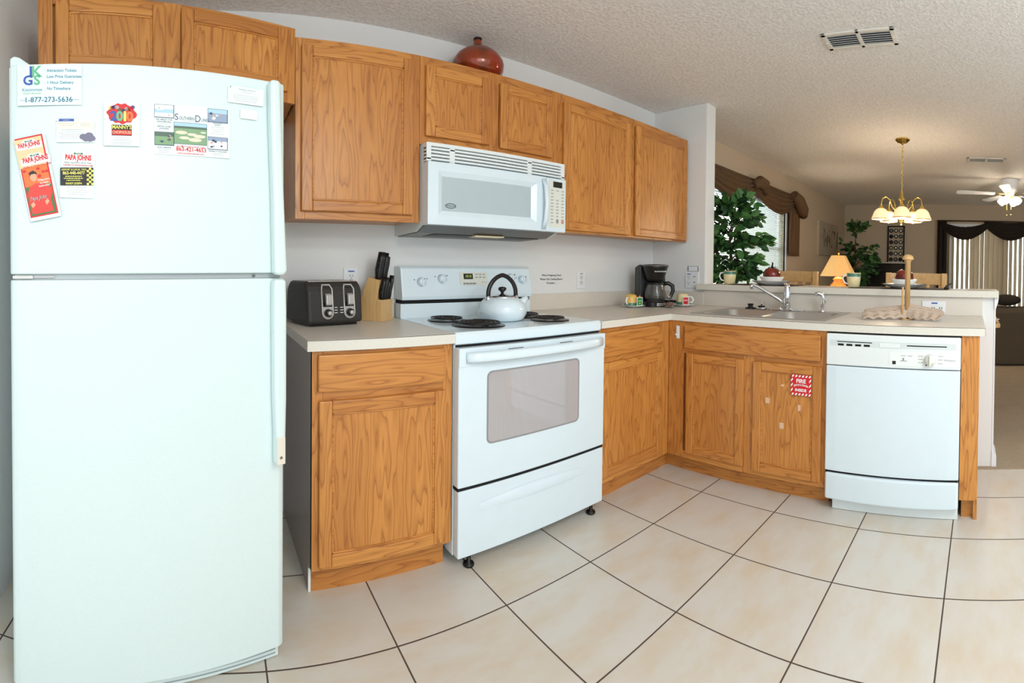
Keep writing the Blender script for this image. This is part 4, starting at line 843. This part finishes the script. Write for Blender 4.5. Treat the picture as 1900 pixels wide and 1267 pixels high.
# ------------------------------------------------------------------ double sink, faucet, sprayer, strainers
c = thing('kitchen_sink', 'stainless double-bowl sink set in the peninsula counter', 'sink', (1.62, -1.085, CH))
rim = MB(); zt = CH+.004; bowls = []
BX0, BX1 = SX0+.03, SX1-.105
for y0, y1 in ((-1.068, -.732), (-1.440, -1.102)): bowls.append((y0, y1))
for a in ((SX0, BX0, SY0, SY1), (BX1, SX1, SY0, SY1), (BX0, BX1, SY1-.032, SY1), (BX0, BX1, SY0, SY0+.030), (BX0, BX1, -1.102, -1.068)): rim.box(*a, CH+.0005, zt)
rim.build('rim', STEEL, c)
for y0, y1 in bowls:
    def rr(r, ins, z): return [(x, y, z) for x, y in rrect(BX0+ins, BX1-ins, y0+ins, y1-ins, r, 5)]
    rings = [rr(.05, -.0005, zt), rr(.055, .006, zt-.008), rr(.06, .014, zt-.12), rr(.06, .03, zt-.15), rr(.05, .08, zt-.158)]
    n = len(rings[0]); bw = MB(); bw.add([p for r in rings for p in r], [(k*n+i, k*n+(i+1) % n, (k+1)*n+(i+1) % n, (k+1)*n+i) for k in range(4) for i in range(n)]+[tuple(4*n+i for i in range(n))], True); bw.build('bowl', STEEL, c)
    co = MB()
    for (cx, cy), q in zip(((BX1, y1), (BX0, y1), (BX0, y0), (BX1, y0)), range(4)):
        a = [(x, y, zt-.0004) for x, y in rrect(BX0, BX1, y0, y1, .05, 5)[q*6:q*6+6]]; co.add(a+[(cx, cy, zt-.0004)], [tuple(range(7))])
    co.build('rim_corner', STEEL, c)
    MB().lathe([(0, zt-.1565), (.040, zt-.1565), (.044, zt-.153)], ((BX0+BX1)/2, (y0+y1)/2, 0), 24).build('drain', CHROME, c)
fx, fy = 1.845, -1.088
c = thing('faucet', 'chrome single-lever faucet with its spout swung left over the sink', 'faucet', (fx, fy, zt))
MB().prism(rrect(fx-.026, fx+.026, fy-.115, fy+.115, .025, 6), zt, zt+.010, 'z').build('base_plate', CHROME, c, bevel=.004)
MB().lathe([(.024, zt+.008), (.021, zt+.06), (.023, zt+.075), (.024, zt+.105), (.017, zt+.150), (.012, zt+.165), (.0, zt+.168)], (fx, fy, 0), 28).build('body', CHROME, c)
MB().tube([(fx, fy+.012, zt+.045), (fx-.015, fy+.055, zt+.075), (fx-.05, fy+.155, zt+.140), (fx-.062, fy+.195, zt+.160), (fx-.066, fy+.205, zt+.158)], [.0115, .0115, .0105, .010, .010], 14).build('spout', CHROME, c)
MB().lathe([(.0115, 0), (.0125, .020), (.011, .028)], (fx-.066, fy+.206, zt+.132), 18).build('aerator', CHROME, c)
MB().tube([(fx-.004, fy, zt+.163), (fx-.03, fy-.004, zt+.171), (fx-.055, fy-.006, zt+.170)], [.009, .007, .006], 10).build('lever', CHROME, c)
MB().ball((fx-.03, fy+.03, zt+.013), .010, 14, 8).ball((fx-.03, fy-.035, zt+.013), .009, 14, 8).build('mounting_cap', CHROME, c)
gx, gy = 1.845, -1.312
c = thing('sink_sprayer', 'chrome side sprayer standing right of the faucet', 'sprayer', (gx, gy, zt))
MB().lathe([(.022, zt), (.021, zt+.010), (.013, zt+.016), (.012, zt+.03)], (gx, gy, 0), 20).build('collar', CHROME, c)
MB().tube([(gx, gy, zt+.02), (gx, gy, zt+.055), (gx-.002, gy-.006, zt+.085), (gx-.006, gy+.002, zt+.108), (gx-.016, gy+.022, zt+.116), (gx-.022, gy+.036, zt+.108)], [.011, .012, .015, .014, .013, .013], 14).build('spray_head', CHROME, c)
MB().tube([(gx+.006, gy-.014, zt+.105), (gx+.006, gy-.017, zt+.08), (gx+.002, gy-.014, zt+.055)], .004, 8).build('trigger', CHROME, c)
c = thing('sink_stopper', 'black rubber sink stopper behind the left bowl', 'stopper', (1.845, -.845, zt)); MB().lathe([(.034, 0), (.034, .007), (.018, .011), (.014, .022), (.020, .027), (.020, .033), (0, .035)], (1.845, -.845, zt), 24).build('rubber', BLACKP, c)
c = thing('sink_strainer', 'chrome basket strainer between the black stopper and the faucet', 'strainer', (1.835, -.925, zt)); MB().lathe([(.030, 0), (.038, .008), (.039, .012), (.026, .014), (.022, .018), (0, .018)], (1.835, -.925, zt), 28).build('basket', CHROME, c)
MB().lathe([(.022, .018), (.022, .024), (0, .025)], (1.835, -.925, zt), 20).build('seal', BLACKP, c); MB().lathe([(.0035, .024), (.0035, .036), (.009, .038), (.0, .042)], (1.835, -.925, zt), 14).build('lift_knob', CHROME, c)

# ------------------------------------------------------------------ towel holder with a striped cloth spread over its foot
tx, ty = 1.640, -1.838
c = thing('towel_holder', 'pale wooden paper towel holder without a roll on the counter', 'towel holder', (tx, ty, CH))
MB().lathe([(.0, 0), (.040, 0), (.042, .003), (.038, .006), (0, .006)], (tx, ty, CH), 36).build('base', PALEW, c)
MB().lathe([(.0145, .005), (.0145, .318), (.019, .319), (.019, .324), (.0145, .325), (.029, .326), (.030, .332), (.025, .346), (.014, .353), (.0, .355)], (tx, ty, CH), 28).build('post', PALEV, c)
MB().lathe([(.0055, .003), (.0055, .175), (.0045, .178), (0, .179)], (tx-.034, ty+.020, CH), 14).build('side_rod', PALEV, c)
def wing(sd, w0, ln_, seed):
    # one half of the folded cloth: gathered at the post, spread and rippled at the far end
    def f(u, v):
        sp = .25+.75*u**.7; x = tx+.045*sp-(.150*sp)*v-.005; y = ty+sd*(.004+ln_*u)+sd*.018*sin(pi*v)*u
        ridge = .080-.032*u; z = CH+.006+ridge*(1-v)**.75+.007*sin(6*pi*v+seed)*(1-.3*u)*min(1, 3*(1-v))+(.006*(1+sin(8*pi*u+seed*2))*v*v)
        if v < .08: z -= .012*(1-v/.08)
        return (x, y, max(z, CH+.003))
    return f
mb = MB()
def both(u, v):
    return wing(-1, .1, .172, 1.0)(1-2*u, v) if u < .5 else wing(1, .1, .205, 2.3)(2*u-1, v)
mb.grid(both, 96, 30, uv=True); mb.uv = [(b_, a_) for a_, b_ in mb.uv]; o = mb.build('dish_towel', TOWEL, None, solid=.003)
tag(o, 'beige and brown striped dish towel spread out at the foot of the towel holder post', 'towel')
# ------------------------------------------------------------------ on the bar
BZ = 1.074
def mug(x, y, hd, label):
    o = thing('mug', label, 'mug', (x, y, BZ+.003), 0, 'mugs on the bar'); z = BZ+.003; ca, sa = cos(hd), sin(hd)
    m = MB().lathe([(0, 0), (.030, 0), (.036, .006), (.042, .05), (.0425, .066)], (x, y, z), 32, cap=False); m.m = 1; m.lathe([(.0425, .066), (.0428, .069)], (x, y, z), 32, cap=False); m.m = 2; m.lathe([(.0428, .069), (.0435, .090)], (x, y, z), 32, cap=False); m.m = 0
    m.lathe([(.0435, .090), (.043, .094), (.040, .092), (.036, .02), (0, .012)], (x, y, z), 32, cap=False); m.build('body', [CREAM, GLAZEW, GREENG], o)
    MB().tube([(x+ca*.041, y+sa*.041, z+.080), (x+ca*.062, y+sa*.062, z+.078), (x+ca*.070, y+sa*.070, z+.055), (x+ca*.058, y+sa*.058, z+.030), (x+ca*.038, y+sa*.038, z+.022)], .0055, 10).build('handle', GLAZEW, o)
PADS = mat('placemat_weave', (58, 50, 46), .9)
for y0, y1, lb in ((-1.06, -.62, 'dark woven placemat on the bar under the left place setting'), (-2.03, -1.44, 'dark woven placemat on the bar under the right place setting')):
    o = MB().box(1.95, 2.27, y0, y1, BZ+.0003, BZ+.003).build('placemat', PADS, None, bevel=.001); tag(o, lb, 'placemat', 'placemats on the bar')
mug(2.03, -.594, rad(118), 'cream and green mug at the left end of the bar'); mug(2.03, -1.452, rad(118), 'cream and green mug beside the right place setting on the bar')
def setting(x, y, side, k=1.0):
    z = BZ+.003; o = thing('dinner_plate', 'wide white dinner plate on the bar at the %s place setting' % side, 'plate', (x, y, z), 0, 'plates on the bar')
    MB().lathe([(0, 0), (.075, 0), (.085, .006), (.125*k, .024), (.130*k, .027), (.125*k, .028), (.085, .011), (0, .007)], (x, y, z), 48).build('dish', GLAZEW, o)
    MB().lathe([(.130*k, .0265), (.1308*k, .0275), (.1298*k, .0285)], (x, y, z), 48, cap=False).build('rim_line', BLKP, o)
    z2 = z+.028; o = thing('bowl', 'white bowl holding a dark red gourd at the %s place setting' % side, 'bowl', (x, y, z2), 0, 'bowls on the bar'); MB().lathe([(0, -.021), (.045, -.021), (.055, -.012), (.082, .026), (.083, .030), (.079, .029), (.052, .000), (0, -.010)], (x, y, z2), 44).build('dish', GLAZEW, o)
    z3 = z2-.008; o = thing('decorative_gourd', 'dark red lacquered gourd with a curled stem in the %s bowl' % side, 'gourd', (x, y, z3), 0, 'red gourds on the bar')
    MB().lathe([(0, 0), (.030, .002), (.050, .020), (.059, .048), (.056, .070), (.042, .090), (.022, .099), (0, .101)], (x, y, z3), 36).build('fruit', GOURD, o)
    m = MB().tube([(x, y, z3+.096), (x+.002, y, z3+.112), (x-.004, y-.006, z3+.130), (x-.006, y-.002, z3+.138)], [.009, .006, .005, .003], 10)
    for q in range(5): a = 2*pi*q/5; m.tube([(x, y, z3+.102), (x+.020*cos(a), y+.020*sin(a), z3+.104), (x+.034*cos(a), y+.034*sin(a), z3+.098)], [.006, .005, .001], 8, flat=.4)
    m.build('stem', DARK, o)
setting(2.06, -.893, 'left'); setting(2.08, -1.757, 'right', 1.06)
o = MB().tube([(2.05, -2.005, BZ+.004), (2.05, -2.018, BZ+.012), (2.05, -2.020, BZ+.022), (2.05, -2.036, BZ+.034), (2.05, -2.056, BZ+.040)], [.008, .011, .008, .005, .002], 10).tube([(2.05, -2.022, BZ+.006), (2.05, -2.028, BZ+.020)], [.009, .003], 8).build('curled_ornament', BLKP, None)
tag(o, 'tiny black curled ornament near the open end of the bar', 'ornament')

# ------------------------------------------------------------------ bar stools behind the bar
def stool(y0, y1, label):
    yc = (y0+y1)/2; w = y1-y0; o = thing('bar_stool', label, 'stool', (2.42, yc, .006), 0, 'pale wood bar stools behind the bar')
    for sx in (2.33, 2.545):
        for sy in (y0+.02, y1-.02): MB().box(sx-.018, sx+.018, sy-.018, sy+.018, .006, .70 if sx < 2.4 else 1.175).build('leg', PALEV, o, bevel=.003)
    MB().box(2.30, 2.565, y0, y1, .70, .735).build('seat', PALEW, o, bevel=.008)
    def top(u, v): t = (u-.5)*2; return (2.548+.022*(1-t*t), y0+w*u, 1.086+.085*v+.004*(1-t*t))
    MB().grid(top, 16, 3).build('backrest', PALEW, o, solid=.020, bevel=.003)
    MB().box(2.54, 2.56, y0+.02, y1-.02, .84, .875).build('lower_rail', PALEW, o, bevel=.003)
    for k in range(5): q = y0+.05+(w-.10)*k/4; MB().box(2.552, 2.566, q-.010, q+.010, .86, 1.09).build('spindle', PALEV, o, bevel=.002)
    for sy in (y0+.02, y1-.02): MB().box(2.33, 2.545, sy-.010, sy+.010, .28, .31).build('stretcher', PALEW, o)
    for sx in (2.33, 2.545): MB().box(sx-.01, sx+.01, y0+.02, y1-.02, .22, .25).build('stretcher', PALEW, o)
stool(-1.052, -.690, 'pale wood bar stool behind the left place setting'); stool(-1.995, -1.560, 'pale wood bar stool behind the right place setting')

# ------------------------------------------------------------------ dining table with a plate
c = thing('dining_table', 'pale wood dining table with clipped corners beyond the bar', 'table', (3.3, -1.6, .006))
tx0, tx1, ty0, ty1, q = 2.78, 3.85, -2.395, -.85, .10
MB().prism([(tx0+q, ty0), (tx1-q, ty0), (tx1, ty0+q), (tx1, ty1-q), (tx1-q, ty1), (tx0+q, ty1), (tx0, ty1-q), (tx0, ty0+q)], .742, .775, 'z').build('tabletop', PALEW, c, bevel=.006)
MB().box(tx0+.10, tx1-.10, ty0+.10, ty1-.10, .66, .742).build('apron', PALEW, c)
for x in (tx0+.20, tx1-.12):
    for y in (ty0+.065, ty1-.065): MB().box(x-.035, x+.035, y-.025, y+.025, .006, .742).build('leg', PALEV, c, bevel=.004)
o = thing('dinner_plate', 'white plate on the near corner of the dining table', 'plate', (2.98, -2.27, .776)); MB().lathe([(0, 0), (.08, 0), (.12, .024), (.125, .027), (.12, .028), (0, .008)], (2.98, -2.27, .776), 36).build('dish', GLAZEW, o)

# ------------------------------------------------------------------ foliage plants
def ficus(x, y, ztop, zbot, rx, ry, n, leaf, label, mats, seed, potz=.006, size=.062, skew=0):
    rn = random.Random(seed); o = thing('ficus_tree', label, 'plant', (x, y, potz))
    MB().lathe([(0, 0), (.12, 0), (.15, .26), (.158, .27), (.14, .27), (.13, .24), (0, .23)], (x, y, potz), 28).build('pot', BROWNF, o)
    br = MB(); zc = (ztop+zbot)/2; zr = (ztop-zbot)/2; tips = []
    br.tube([(x, y, potz+.22), (x+.02, y-.01, zbot+.05), (x-.01, y+.01, zc), (x, y, ztop-.22)], [.018, .015, .011, .005], 8)
    for k in range(34):
        a = rn.uniform(0, 2*pi); t = rn.uniform(-.95, .9); r = math.sqrt(max(0, 1-t*t))*rn.uniform(.55, 1)
        p0 = Vector((x, y, zc+zr*(t*.75-.12))); p1 = Vector((x+rx*r*cos(a)+skew*t, y+ry*r*sin(a), zc+zr*t)); pm = (p0+p1)/2+Vector((0, 0, .05)); br.tube([p0, pm, p1], [.006, .004, .002], 6); tips.append((p0, pm, p1))
    br.build('branches', BARK, o)
    lf = MB()
    for k in range(n):
        p0, pm, p1 = rn.choice(tips); t = rn.uniform(.25, 1.06); p = (p0*(1-t)**2+pm*2*t*(1-t)+p1*t*t)+Vector((rn.gauss(0, .022), rn.gauss(0, .022), rn.gauss(0, .022)))
        if y < -.01 and p.y > -.03: p.y = -.03-rn.uniform(0, .04)
        d = ((p1-p0).normalized()+Vector((rn.uniform(-.8, .8), rn.uniform(-.8, .8), rn.uniform(-.9, .2)))).normalized(); s = d.cross(Vector((rn.uniform(-1, 1), rn.uniform(-1, 1), rn.uniform(-.6, 1)))); s = s.normalized() if s.length > .01 else Vector((1, 0, 0)); nn = s.cross(d)
        L_ = size*rn.uniform(.75, 1.3); w_ = L_*rn.uniform(.58, .74); lf.m = 0 if rn.random() < .55 else 1
        if y < -.01 and (p+d*L_).y > -.02: d.y = -abs(d.y)
        c0 = p; pts = [c0, c0+d*L_*.28+s*w_*.42+nn*.005, c0+d*L_*.60+s*w_*.40+nn*.004, c0+d*L_, c0+d*L_*.60-s*w_*.40+nn*.004, c0+d*L_*.28-s*w_*.42+nn*.005, c0+d*L_*.45-nn*.005]
        lf.add(pts, [(0, 1, 6), (1, 2, 6), (2, 3, 6), (3, 4, 6), (4, 5, 6), (5, 0, 6)])
    lf.build('foliage', mats, o); return o
ficus(2.46, -.37, 1.80, 1.02, .38, .30, 760, 0, 'leafy green ficus in front of the dining window, behind the bar', [LEAF1, LEAF2], 4, size=.085)
ficus(6.10, -.46, 1.98, .98, .46, .36, 800, 0, 'dark leafy ficus in the far corner beside the television', [LEAF2, LEAF1], 9, size=.085)

# ------------------------------------------------------------------ window blind, swag valances
c = thing('window_blind', 'white horizontal blind in the dining window', 'blind', (3.6, -.005, WZ1)); sl = MB(); z = WZ1-.04
nsl = 0
while z > WZ0+.04: sl.add([(WX0+.012, .012, z-.0085), (WX1-.012, .012, z-.0085), (WX1-.012, .036, z+.0085), (WX0+.012, .036, z+.0085)], [(0, 1, 2, 3)]); z -= .0215; nsl += 1
sl.build('slats', BLIND, c, solid=.0012); MB().box(WX0+.006, WX1-.006, .005, .045, WZ1-.035, WZ1-.002).build('head_rail', OFFW, c); MB().box(WX0+.012, WX1-.012, .010, .036, WZ0+.012, WZ0+.030).build('bottom_rail', OFFW, c)
for x in (3.0, 3.62, 4.22): MB().tube([(x, .006, WZ0+.02), (x, .006, WZ1-.02)], .0022, 6).build('ladder_cord', WHT, c)
w = struct(MB().box(WX0-.035, WX0, -.012, .02, WZ0-.03, WZ1+.035).box(WX1, WX1+.035, -.012, .02, WZ0-.03, WZ1+.035).box(WX0, WX1, -.012, .02, WZ1, WZ1+.035).box(WX0-.05, WX1+.05, -.035, .02, WZ0-.03, WZ0).build('trim_2', OFFW, bevel=.003))
def swag(parent, P, drop0, drop1, m, n=26, folds=5, bulge=.07, sag=.30):
    """P(t) -> point on the rod; cloth hangs from it in a curve of depth drop1, thick as drop0 at the ends"""
    def f(u, v):
        x, y, z, nx, ny = P(u); s = sin(pi*u)**.8; top = -sag*drop1*s; bot = -drop0-(drop1-drop0)*s
        d = top+(bot-top)*v; o = .030+bulge*s*(.35+.65*sin(pi*min(1, v*1.1)))+.016*sin(folds*2*pi*v+u*3)
        return (x+nx*o, y+ny*o, z+d)
    return MB().grid(f, n, 22).build('swag', m, parent, solid=.006)
def tail(parent, x, y, z0, z1, dx, dy, w, nx, ny, m):
    def f(u, v): o = .030+.022*sin(u*4*pi)+.012*sin(u*9*pi+v); q = w*(u-.5)*(1+.10*v); return (x+dx*q+nx*o, y+dy*q+ny*o, z0+(z1-z0)*v)
    return MB().grid(f, 28, 12).build('tail', m, parent, solid=.006)
c = thing('window_valance', 'brown draped swag valance over the dining window', 'valance', (3.6, 0, 2.12))
MB().tube([(2.55, -.06, 2.10), (4.86, -.06, 2.10)], .012, 10).build('rod', BARK, c)
for x0, x1 in ((2.55, 3.60), (3.50, 4.66)): swag(c, lambda t, a=x0, b=x1: (a+(b-a)*t, -.015, 2.135, 0, -1), .09, .30, BROWNF, sag=.06)
tail(c, 4.66, -.015, 2.13, 1.37, 1, 0, .36, 0, -1, BROWNF)
MB().tube([(4.48, -.10, 2.12), (4.60, -.12, 2.06), (4.74, -.115, 1.96), (4.86, -.09, 1.90)], [.055, .075, .080, .05], 14).build('knot', BROWNF, c); MB().tube([(3.40, -.09, 2.05), (3.50, -.12, 2.10), (3.60, -.12, 2.09), (3.70, -.09, 2.02)], [.04, .062, .060, .04], 14).build('knot', BROWNF, c)
c = thing('window_valance', 'dark draped scarf valance over the vertical blinds', 'valance', (XF, -2.6, 2.1))
MB().tube([(XF-.11, -1.58, 2.075), (XF-.11, -3.7, 2.075)], .012, 10).build('rod', BARK, c)
for y0, y1 in ((-1.62, -2.45), (-2.35, -3.20), (-3.12, -3.7)): swag(c, lambda t, a=y0, b=y1: (XF-.085, a+(b-a)*t, 2.08, -1, 0), .06, .33, DARKF, sag=.34 if y0 > -2 else .08)
tail(c, XF-.085, -1.665, 2.075, .20, 0, 1, .15, -1, 0, DARKF)
c = thing('vertical_blind', 'tan vertical blind vanes over the far sliding door', 'blind', (XF, -2.6, 1.98)); MB().box(XF-.07, XF-.03, DY0, -1.73, 1.985, 2.03).build('head_rail', OFFW, c)
y = -1.765; k = 0
while y > DY0+.02:
    a = rad((34, 30, 36, 32, 38, 62, 70, 52, 66, 72, 74, 68, 64, 36, 30, 34, 38, 32)[k % 18]); hw = .044; dx, dy = hw*cos(a), hw*sin(a)
    MB().box(-hw, hw, -.0008, .0008, .03, 1.985).build('vane', VANE, c, local=True).matrix_local = Matrix.Translation((-.05, y+2.6, -1.98)) @ Matrix.Rotation(a, 4, 'Z'); y -= .079; k += 1

# ------------------------------------------------------------------ pictures, television, lamp, sofa
c = thing('canvas_painting', 'wide beige canvas painting with dark upright strokes on the dining wall', 'painting', (6.15, -.015, 1.68))
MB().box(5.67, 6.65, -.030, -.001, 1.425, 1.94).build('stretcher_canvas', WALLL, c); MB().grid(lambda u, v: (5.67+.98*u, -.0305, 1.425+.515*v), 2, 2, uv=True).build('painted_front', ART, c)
c = thing('wall_art', 'tall dark-framed panel of round discs on the far wall', 'wall art', (XF, -.895, 1.69)); f = MB(); z0, z1, y0, y1 = 1.33, 1.99, -1.037, -.752
for a in ((y0, y0+.018, z0, z1), (y1-.018, y1, z0, z1), (y0, y1, z0, z0+.018), (y0, y1, z1-.018, z1)): f.box(XF-.03, XF-.002, *a)
f.build('frame', DARK, c); ds = (GREYP, WHT, WHT, BLKP, WHT, GREYP, BROWNF, GREYP, WHT, TANP, WHT, WHT, GREYM, WHT, WHT, BROWNF, GREYP, BLKP)
for r in range(6):
    for q in range(3):
        y, z = y1-.062-.080*q, z1-.085-.100*r; d = MB().lathe([(0, XF-.028), (.030, XF-.026), (.034, XF-.018)], (0, y, z), 20, axis='x').build('disc', DARK, c); MB().lathe([(0, XF-.031), (.018 if (r+q) % 2 else .015, XF-.0295), (.020, XF-.0265)], (0, y, z), 16, axis='x').build('disc_centre', ds[r*3+q], d)
c = thing('television', 'black television with silver edges beside the far ficus', 'television', (6.75, -.80, .58)); MB().box(6.62, 7.02, -1.10, -.50, .60, 1.335).build('case', DARK, c, bevel=.02)
MB().box(6.608, 6.63, -.505, -.480, .62, 1.345).box(6.608, 6.63, -1.12, -.505, 1.322, 1.345).build('bezel', SILVER, c, bevel=.003); MB().box(6.612, 6.622, -1.09, -.52, .68, 1.31).build('screen', BLACKP, c)
c = thing('television_stand', 'dark stand under the television', 'stand', (6.8, -.80, .006)); MB().box(6.55, 7.08, -1.25, -.42, .52, .58).build('top', DARKF, c); MB().box(6.58, 7.06, -1.22, -.45, .006, .52).build('cabinet', DARKF, c)
lx, ly = 4.5, -.655
c = thing('end_table', 'small dark end table under the lamp', 'table', (lx, ly, .006)); MB().box(lx-.25, lx+.25, ly-.25, ly+.25, .70, .74).build('tabletop', BARK, c, bevel=.005)
for a in (-.21, .21):
    for b in (-.21, .21): MB().box(lx+a-.02, lx+a+.02, ly+b-.02, ly+b+.02, .006, .70).build('leg', BARK, c)
c = thing('table_lamp', 'lit table lamp with peach shade and ribbed orange base', 'lamp', (lx, ly, .74))
rb = MB(); n = 24; pr = [(.07, .0), (.085, .03), (.10, .10), (.095, .17), (.115, .215), (.085, .27), (.05, .32), (.06, .345), (.03, .37)]
vs = [((r*(1+.07*(k % 2)))*cos(2*pi*k/n)+lx, (r*(1+.07*(k % 2)))*sin(2*pi*k/n)+ly, .74+z) for k in range(n) for r, z in pr]; m_ = len(pr)
rb.add(vs, [(k*m_+i, ((k+1) % n)*m_+i, ((k+1) % n)*m_+i+1, k*m_+i+1) for k in range(n) for i in range(m_-1)], True); rb.build('base', TERRA, c)
MB().lathe([(.215, 1.120), (.085, 1.368)], (lx, ly, 0), 6, smooth=False, cap=False).build('lamp_shade', LAMPSH, c, solid=.003); MB().tube([(lx, ly, 1.08), (lx, ly, 1.392)], .006, 8).build('harp_rod', BRASS, c); MB().ball((lx, ly, 1.395), .012, 10, 8).build('finial', TERRA, c)
light('table_lamp_bulb', (lx, ly, 1.23), .04, 12, (1, .80, .55), kind='POINT')
c = thing('sofa', 'dark mottled brown-green sofa seen from behind beyond the dining table', 'sofa', (5.4, -3.2, .006))
MB().prism([(5.0, .02), (5.0, .68), (5.03, .74), (5.10, .765), (5.18, .74), (5.24, .45), (5.24, .02)], -4.3, -2.44, 'y').build('backrest', SOFA, c, bevel=.03, segs=3)
MB().box(5.08, 5.95, -2.66, -2.43, .02, .60).box(5.08, 5.95, -4.32, -4.10, .02, .60).build('armrest', SOFA, c, bevel=.05, segs=3); MB().box(5.2, 5.95, -4.12, -2.64, .02, .44).build('seat', SOFA, c, bevel=.04, segs=3)
o = MB().ball((5.12, -2.60, .842), .17, 24, 14, (.55, 1.05, .44)).build('cushion', DARKF, None); tag(o, 'dark brown cushion lying on top of the sofa back', 'cushion')

# ------------------------------------------------------------------ ceiling things
def register(x0, x1, y0, y1, label, group):
    o = thing('ceiling_vent', label, 'vent', ((x0+x1)/2, (y0+y1)/2, CEIL), 0, group); z = CEIL-.010; e = .024; f = MB()
    for a in ((x0, x0+e, y0, y1), (x1-e, x1, y0, y1), (x0, x1, y0, y0+e), (x0, x1, y1-e, y1), (x0, x1, (y0+y1)/2-.010, (y0+y1)/2+.010)): f.box(*a, z, CEIL-.0005)
    f.build('frame', mat('vent_white', (226, 222, 212), .45), o, bevel=.003); MB().box(x0+e, x1-e, y0+e, y1-e, CEIL-.003, CEIL-.0008).build('duct', mat('vent_grey', (92, 98, 108), .6), o); s = MB(); k = 6
    for i in range(k):
        x = x0+e+(x1-x0-2*e)*(i+.5)/k; s.add([(x-.008, y0+e, z), (x+.004, y0+e, CEIL-.004), (x+.004, y1-e, CEIL-.004), (x-.008, y1-e, z)], [(0, 1, 2, 3)])
    s.build('louvre', mat('louvre_white', (214, 212, 204), .5), o, solid=.002); b = MB()
    for y in (y0+.012, y1-.012): b.ball(((x0+x1)/2, y, z), .004, 8, 6)
    b.build('screw', WHT, o)
register(1.335, 1.505, -1.792, -1.438, 'white ceiling register over the kitchen', 'ceiling vents'); register(3.86, 4.05, -2.48, -2.10, 'white ceiling register beyond the chandelier', 'ceiling vents')
hx, hy = 3.214, -1.563
c = thing('chandelier', 'brass five-arm chandelier with frosted bell shades over the dining table', 'chandelier', (hx, hy, CEIL))
MB().lathe([(0, CEIL-.001), (.062, CEIL-.001), (.064, CEIL-.010), (.045, CEIL-.030), (.014, CEIL-.040), (.008, CEIL-.050)], (hx, hy, 0), 8, smooth=False).build('canopy', BRASS, c)
ch = MB(); z = CEIL-.055; k = 0
while z > 1.93:
    pts = [(hx+(.008*cos(t) if k % 2 else 0), hy+(0 if k % 2 else .008*cos(t)), z-.014+.016*sin(t)) for t in [2*pi*i/10 for i in range(11)]]; ch.tube(pts, .0024, 6, cap=False); z -= .024; k += 1
ch.build('chain', BRASS, c)
MB().lathe([(.004, 1.935), (.006, 1.90), (.016, 1.885), (.010, 1.865), (.024, 1.845), (.026, 1.825), (.014, 1.815), (.012, 1.70), (.020, 1.685), (.022, 1.665), (.010, 1.650), (.013, 1.632), (.008, 1.618), (.010, 1.608), (.0, 1.598)], (hx, hy, 0), 20).build('stem', BRASS, c)
for k in range(5):
    a = 2*pi*k/5+rad(118); d = Vector((cos(a), sin(a), 0)); P = lambda r, z: (hx+d.x*r, hy+d.y*r, z)
    am = MB().tube([P(.012, 1.74), P(.05, 1.725), P(.085, 1.76), P(.105, 1.82), P(.140, 1.845), P(.172, 1.825), P(.180, 1.775), P(.180, 1.755)], .0055, 8).build('arm', BRASS, c); cx, cy = hx+d.x*.18, hy+d.y*.18
    MB().lathe([(.012, 1.765), (.020, 1.755), (.022, 1.738), (.026, 1.730)], (cx, cy, 0), 18).build('socket_cup', BRASS, am)
    MB().lathe([(.022, 1.738), (.040, 1.728), (.058, 1.705), (.070, 1.672), (.078, 1.652), (.082, 1.644)], (cx, cy, 0), 28, cap=False).build('lamp_shade', SHADEG, am, solid=.003)
    MB().lathe([(.0815, 1.648), (.0845, 1.645), (.0835, 1.640), (.080, 1.642)], (cx, cy, 0), 28, cap=False).build('shade_rim', BRASS, am); MB().ball((cx, cy, 1.655), .024, 14, 10).build('bulb', BULB, am)
light('chandelier_bulbs', (hx, hy, 1.57), .12, 20, (1, .82, .6), kind='POINT')
qx, qy = 4.93, -2.60
c = thing('ceiling_fan', 'white ceiling fan with four glowing tulip lights in the far living room', 'ceiling fan', (qx, qy, CEIL))
MB().lathe([(.105, CEIL-.001), (.112, CEIL-.01), (.108, CEIL-.05), (.10, CEIL-.10), (.088, CEIL-.15), (.06, CEIL-.165), (.05, CEIL-.20), (.0, CEIL-.215)], (qx, qy, 0), 32).build('motor_housing', OFFW, c)
for k in range(5):
    a = 2*pi*k/5+rad(98); R_ = Matrix.Rotation(a, 4, 'Z') @ Matrix.Rotation(rad(9), 4, 'X'); b = MB().prism([(.18, -.045), (.60, -.062), (.64, -.04), (.64, .04), (.60, .062), (.18, .045)], -.004, .004, 'z').build('blade', OFFW, c, bevel=.002, local=True); b.matrix_local = Matrix.Translation((0, 0, -.185)) @ R_
    ir = MB().box(.06, .22, -.02, .02, -.003, .003).build('blade_iron', BRASS, b, local=True)
for k in range(4):
    a = pi/2*k+rad(60); d = Vector((cos(a), sin(a), 0)); Z0 = CEIL-.215; P = lambda r, z: (qx+d.x*r, qy+d.y*r, Z0+z)
    MB().tube([P(.02, .0), P(.05, -.012), P(.062, -.020)], .012, 10).build('light_arm', BRASS, c); ax = Vector((d.x*.75, d.y*.75, -.66)).normalized(); p0 = Vector(P(.058, -.016)); t = MB().tube([p0, p0+ax*.02, p0+ax*.06, p0+ax*.095], [.022, .036, .048, .044], 16).build('tulip_shade', mat('tulip_glow', (255, 244, 226), .4, emit=(255, 236, 208), es=5), c)
for q in (-.02, .03): MB().tube([(qx+.02, qy+q, CEIL-.20), (qx+.02, qy+q, CEIL-.42-.6*abs(q))], .0015, 6).ball((qx+.02, qy+q, CEIL-.43-.6*abs(q)), .008, 8, 6).build('pull_chain', BRASS, c)
light('fan_bulbs', (qx, qy, CEIL-.36), .10, 12, (1, .86, .66), kind='POINT')
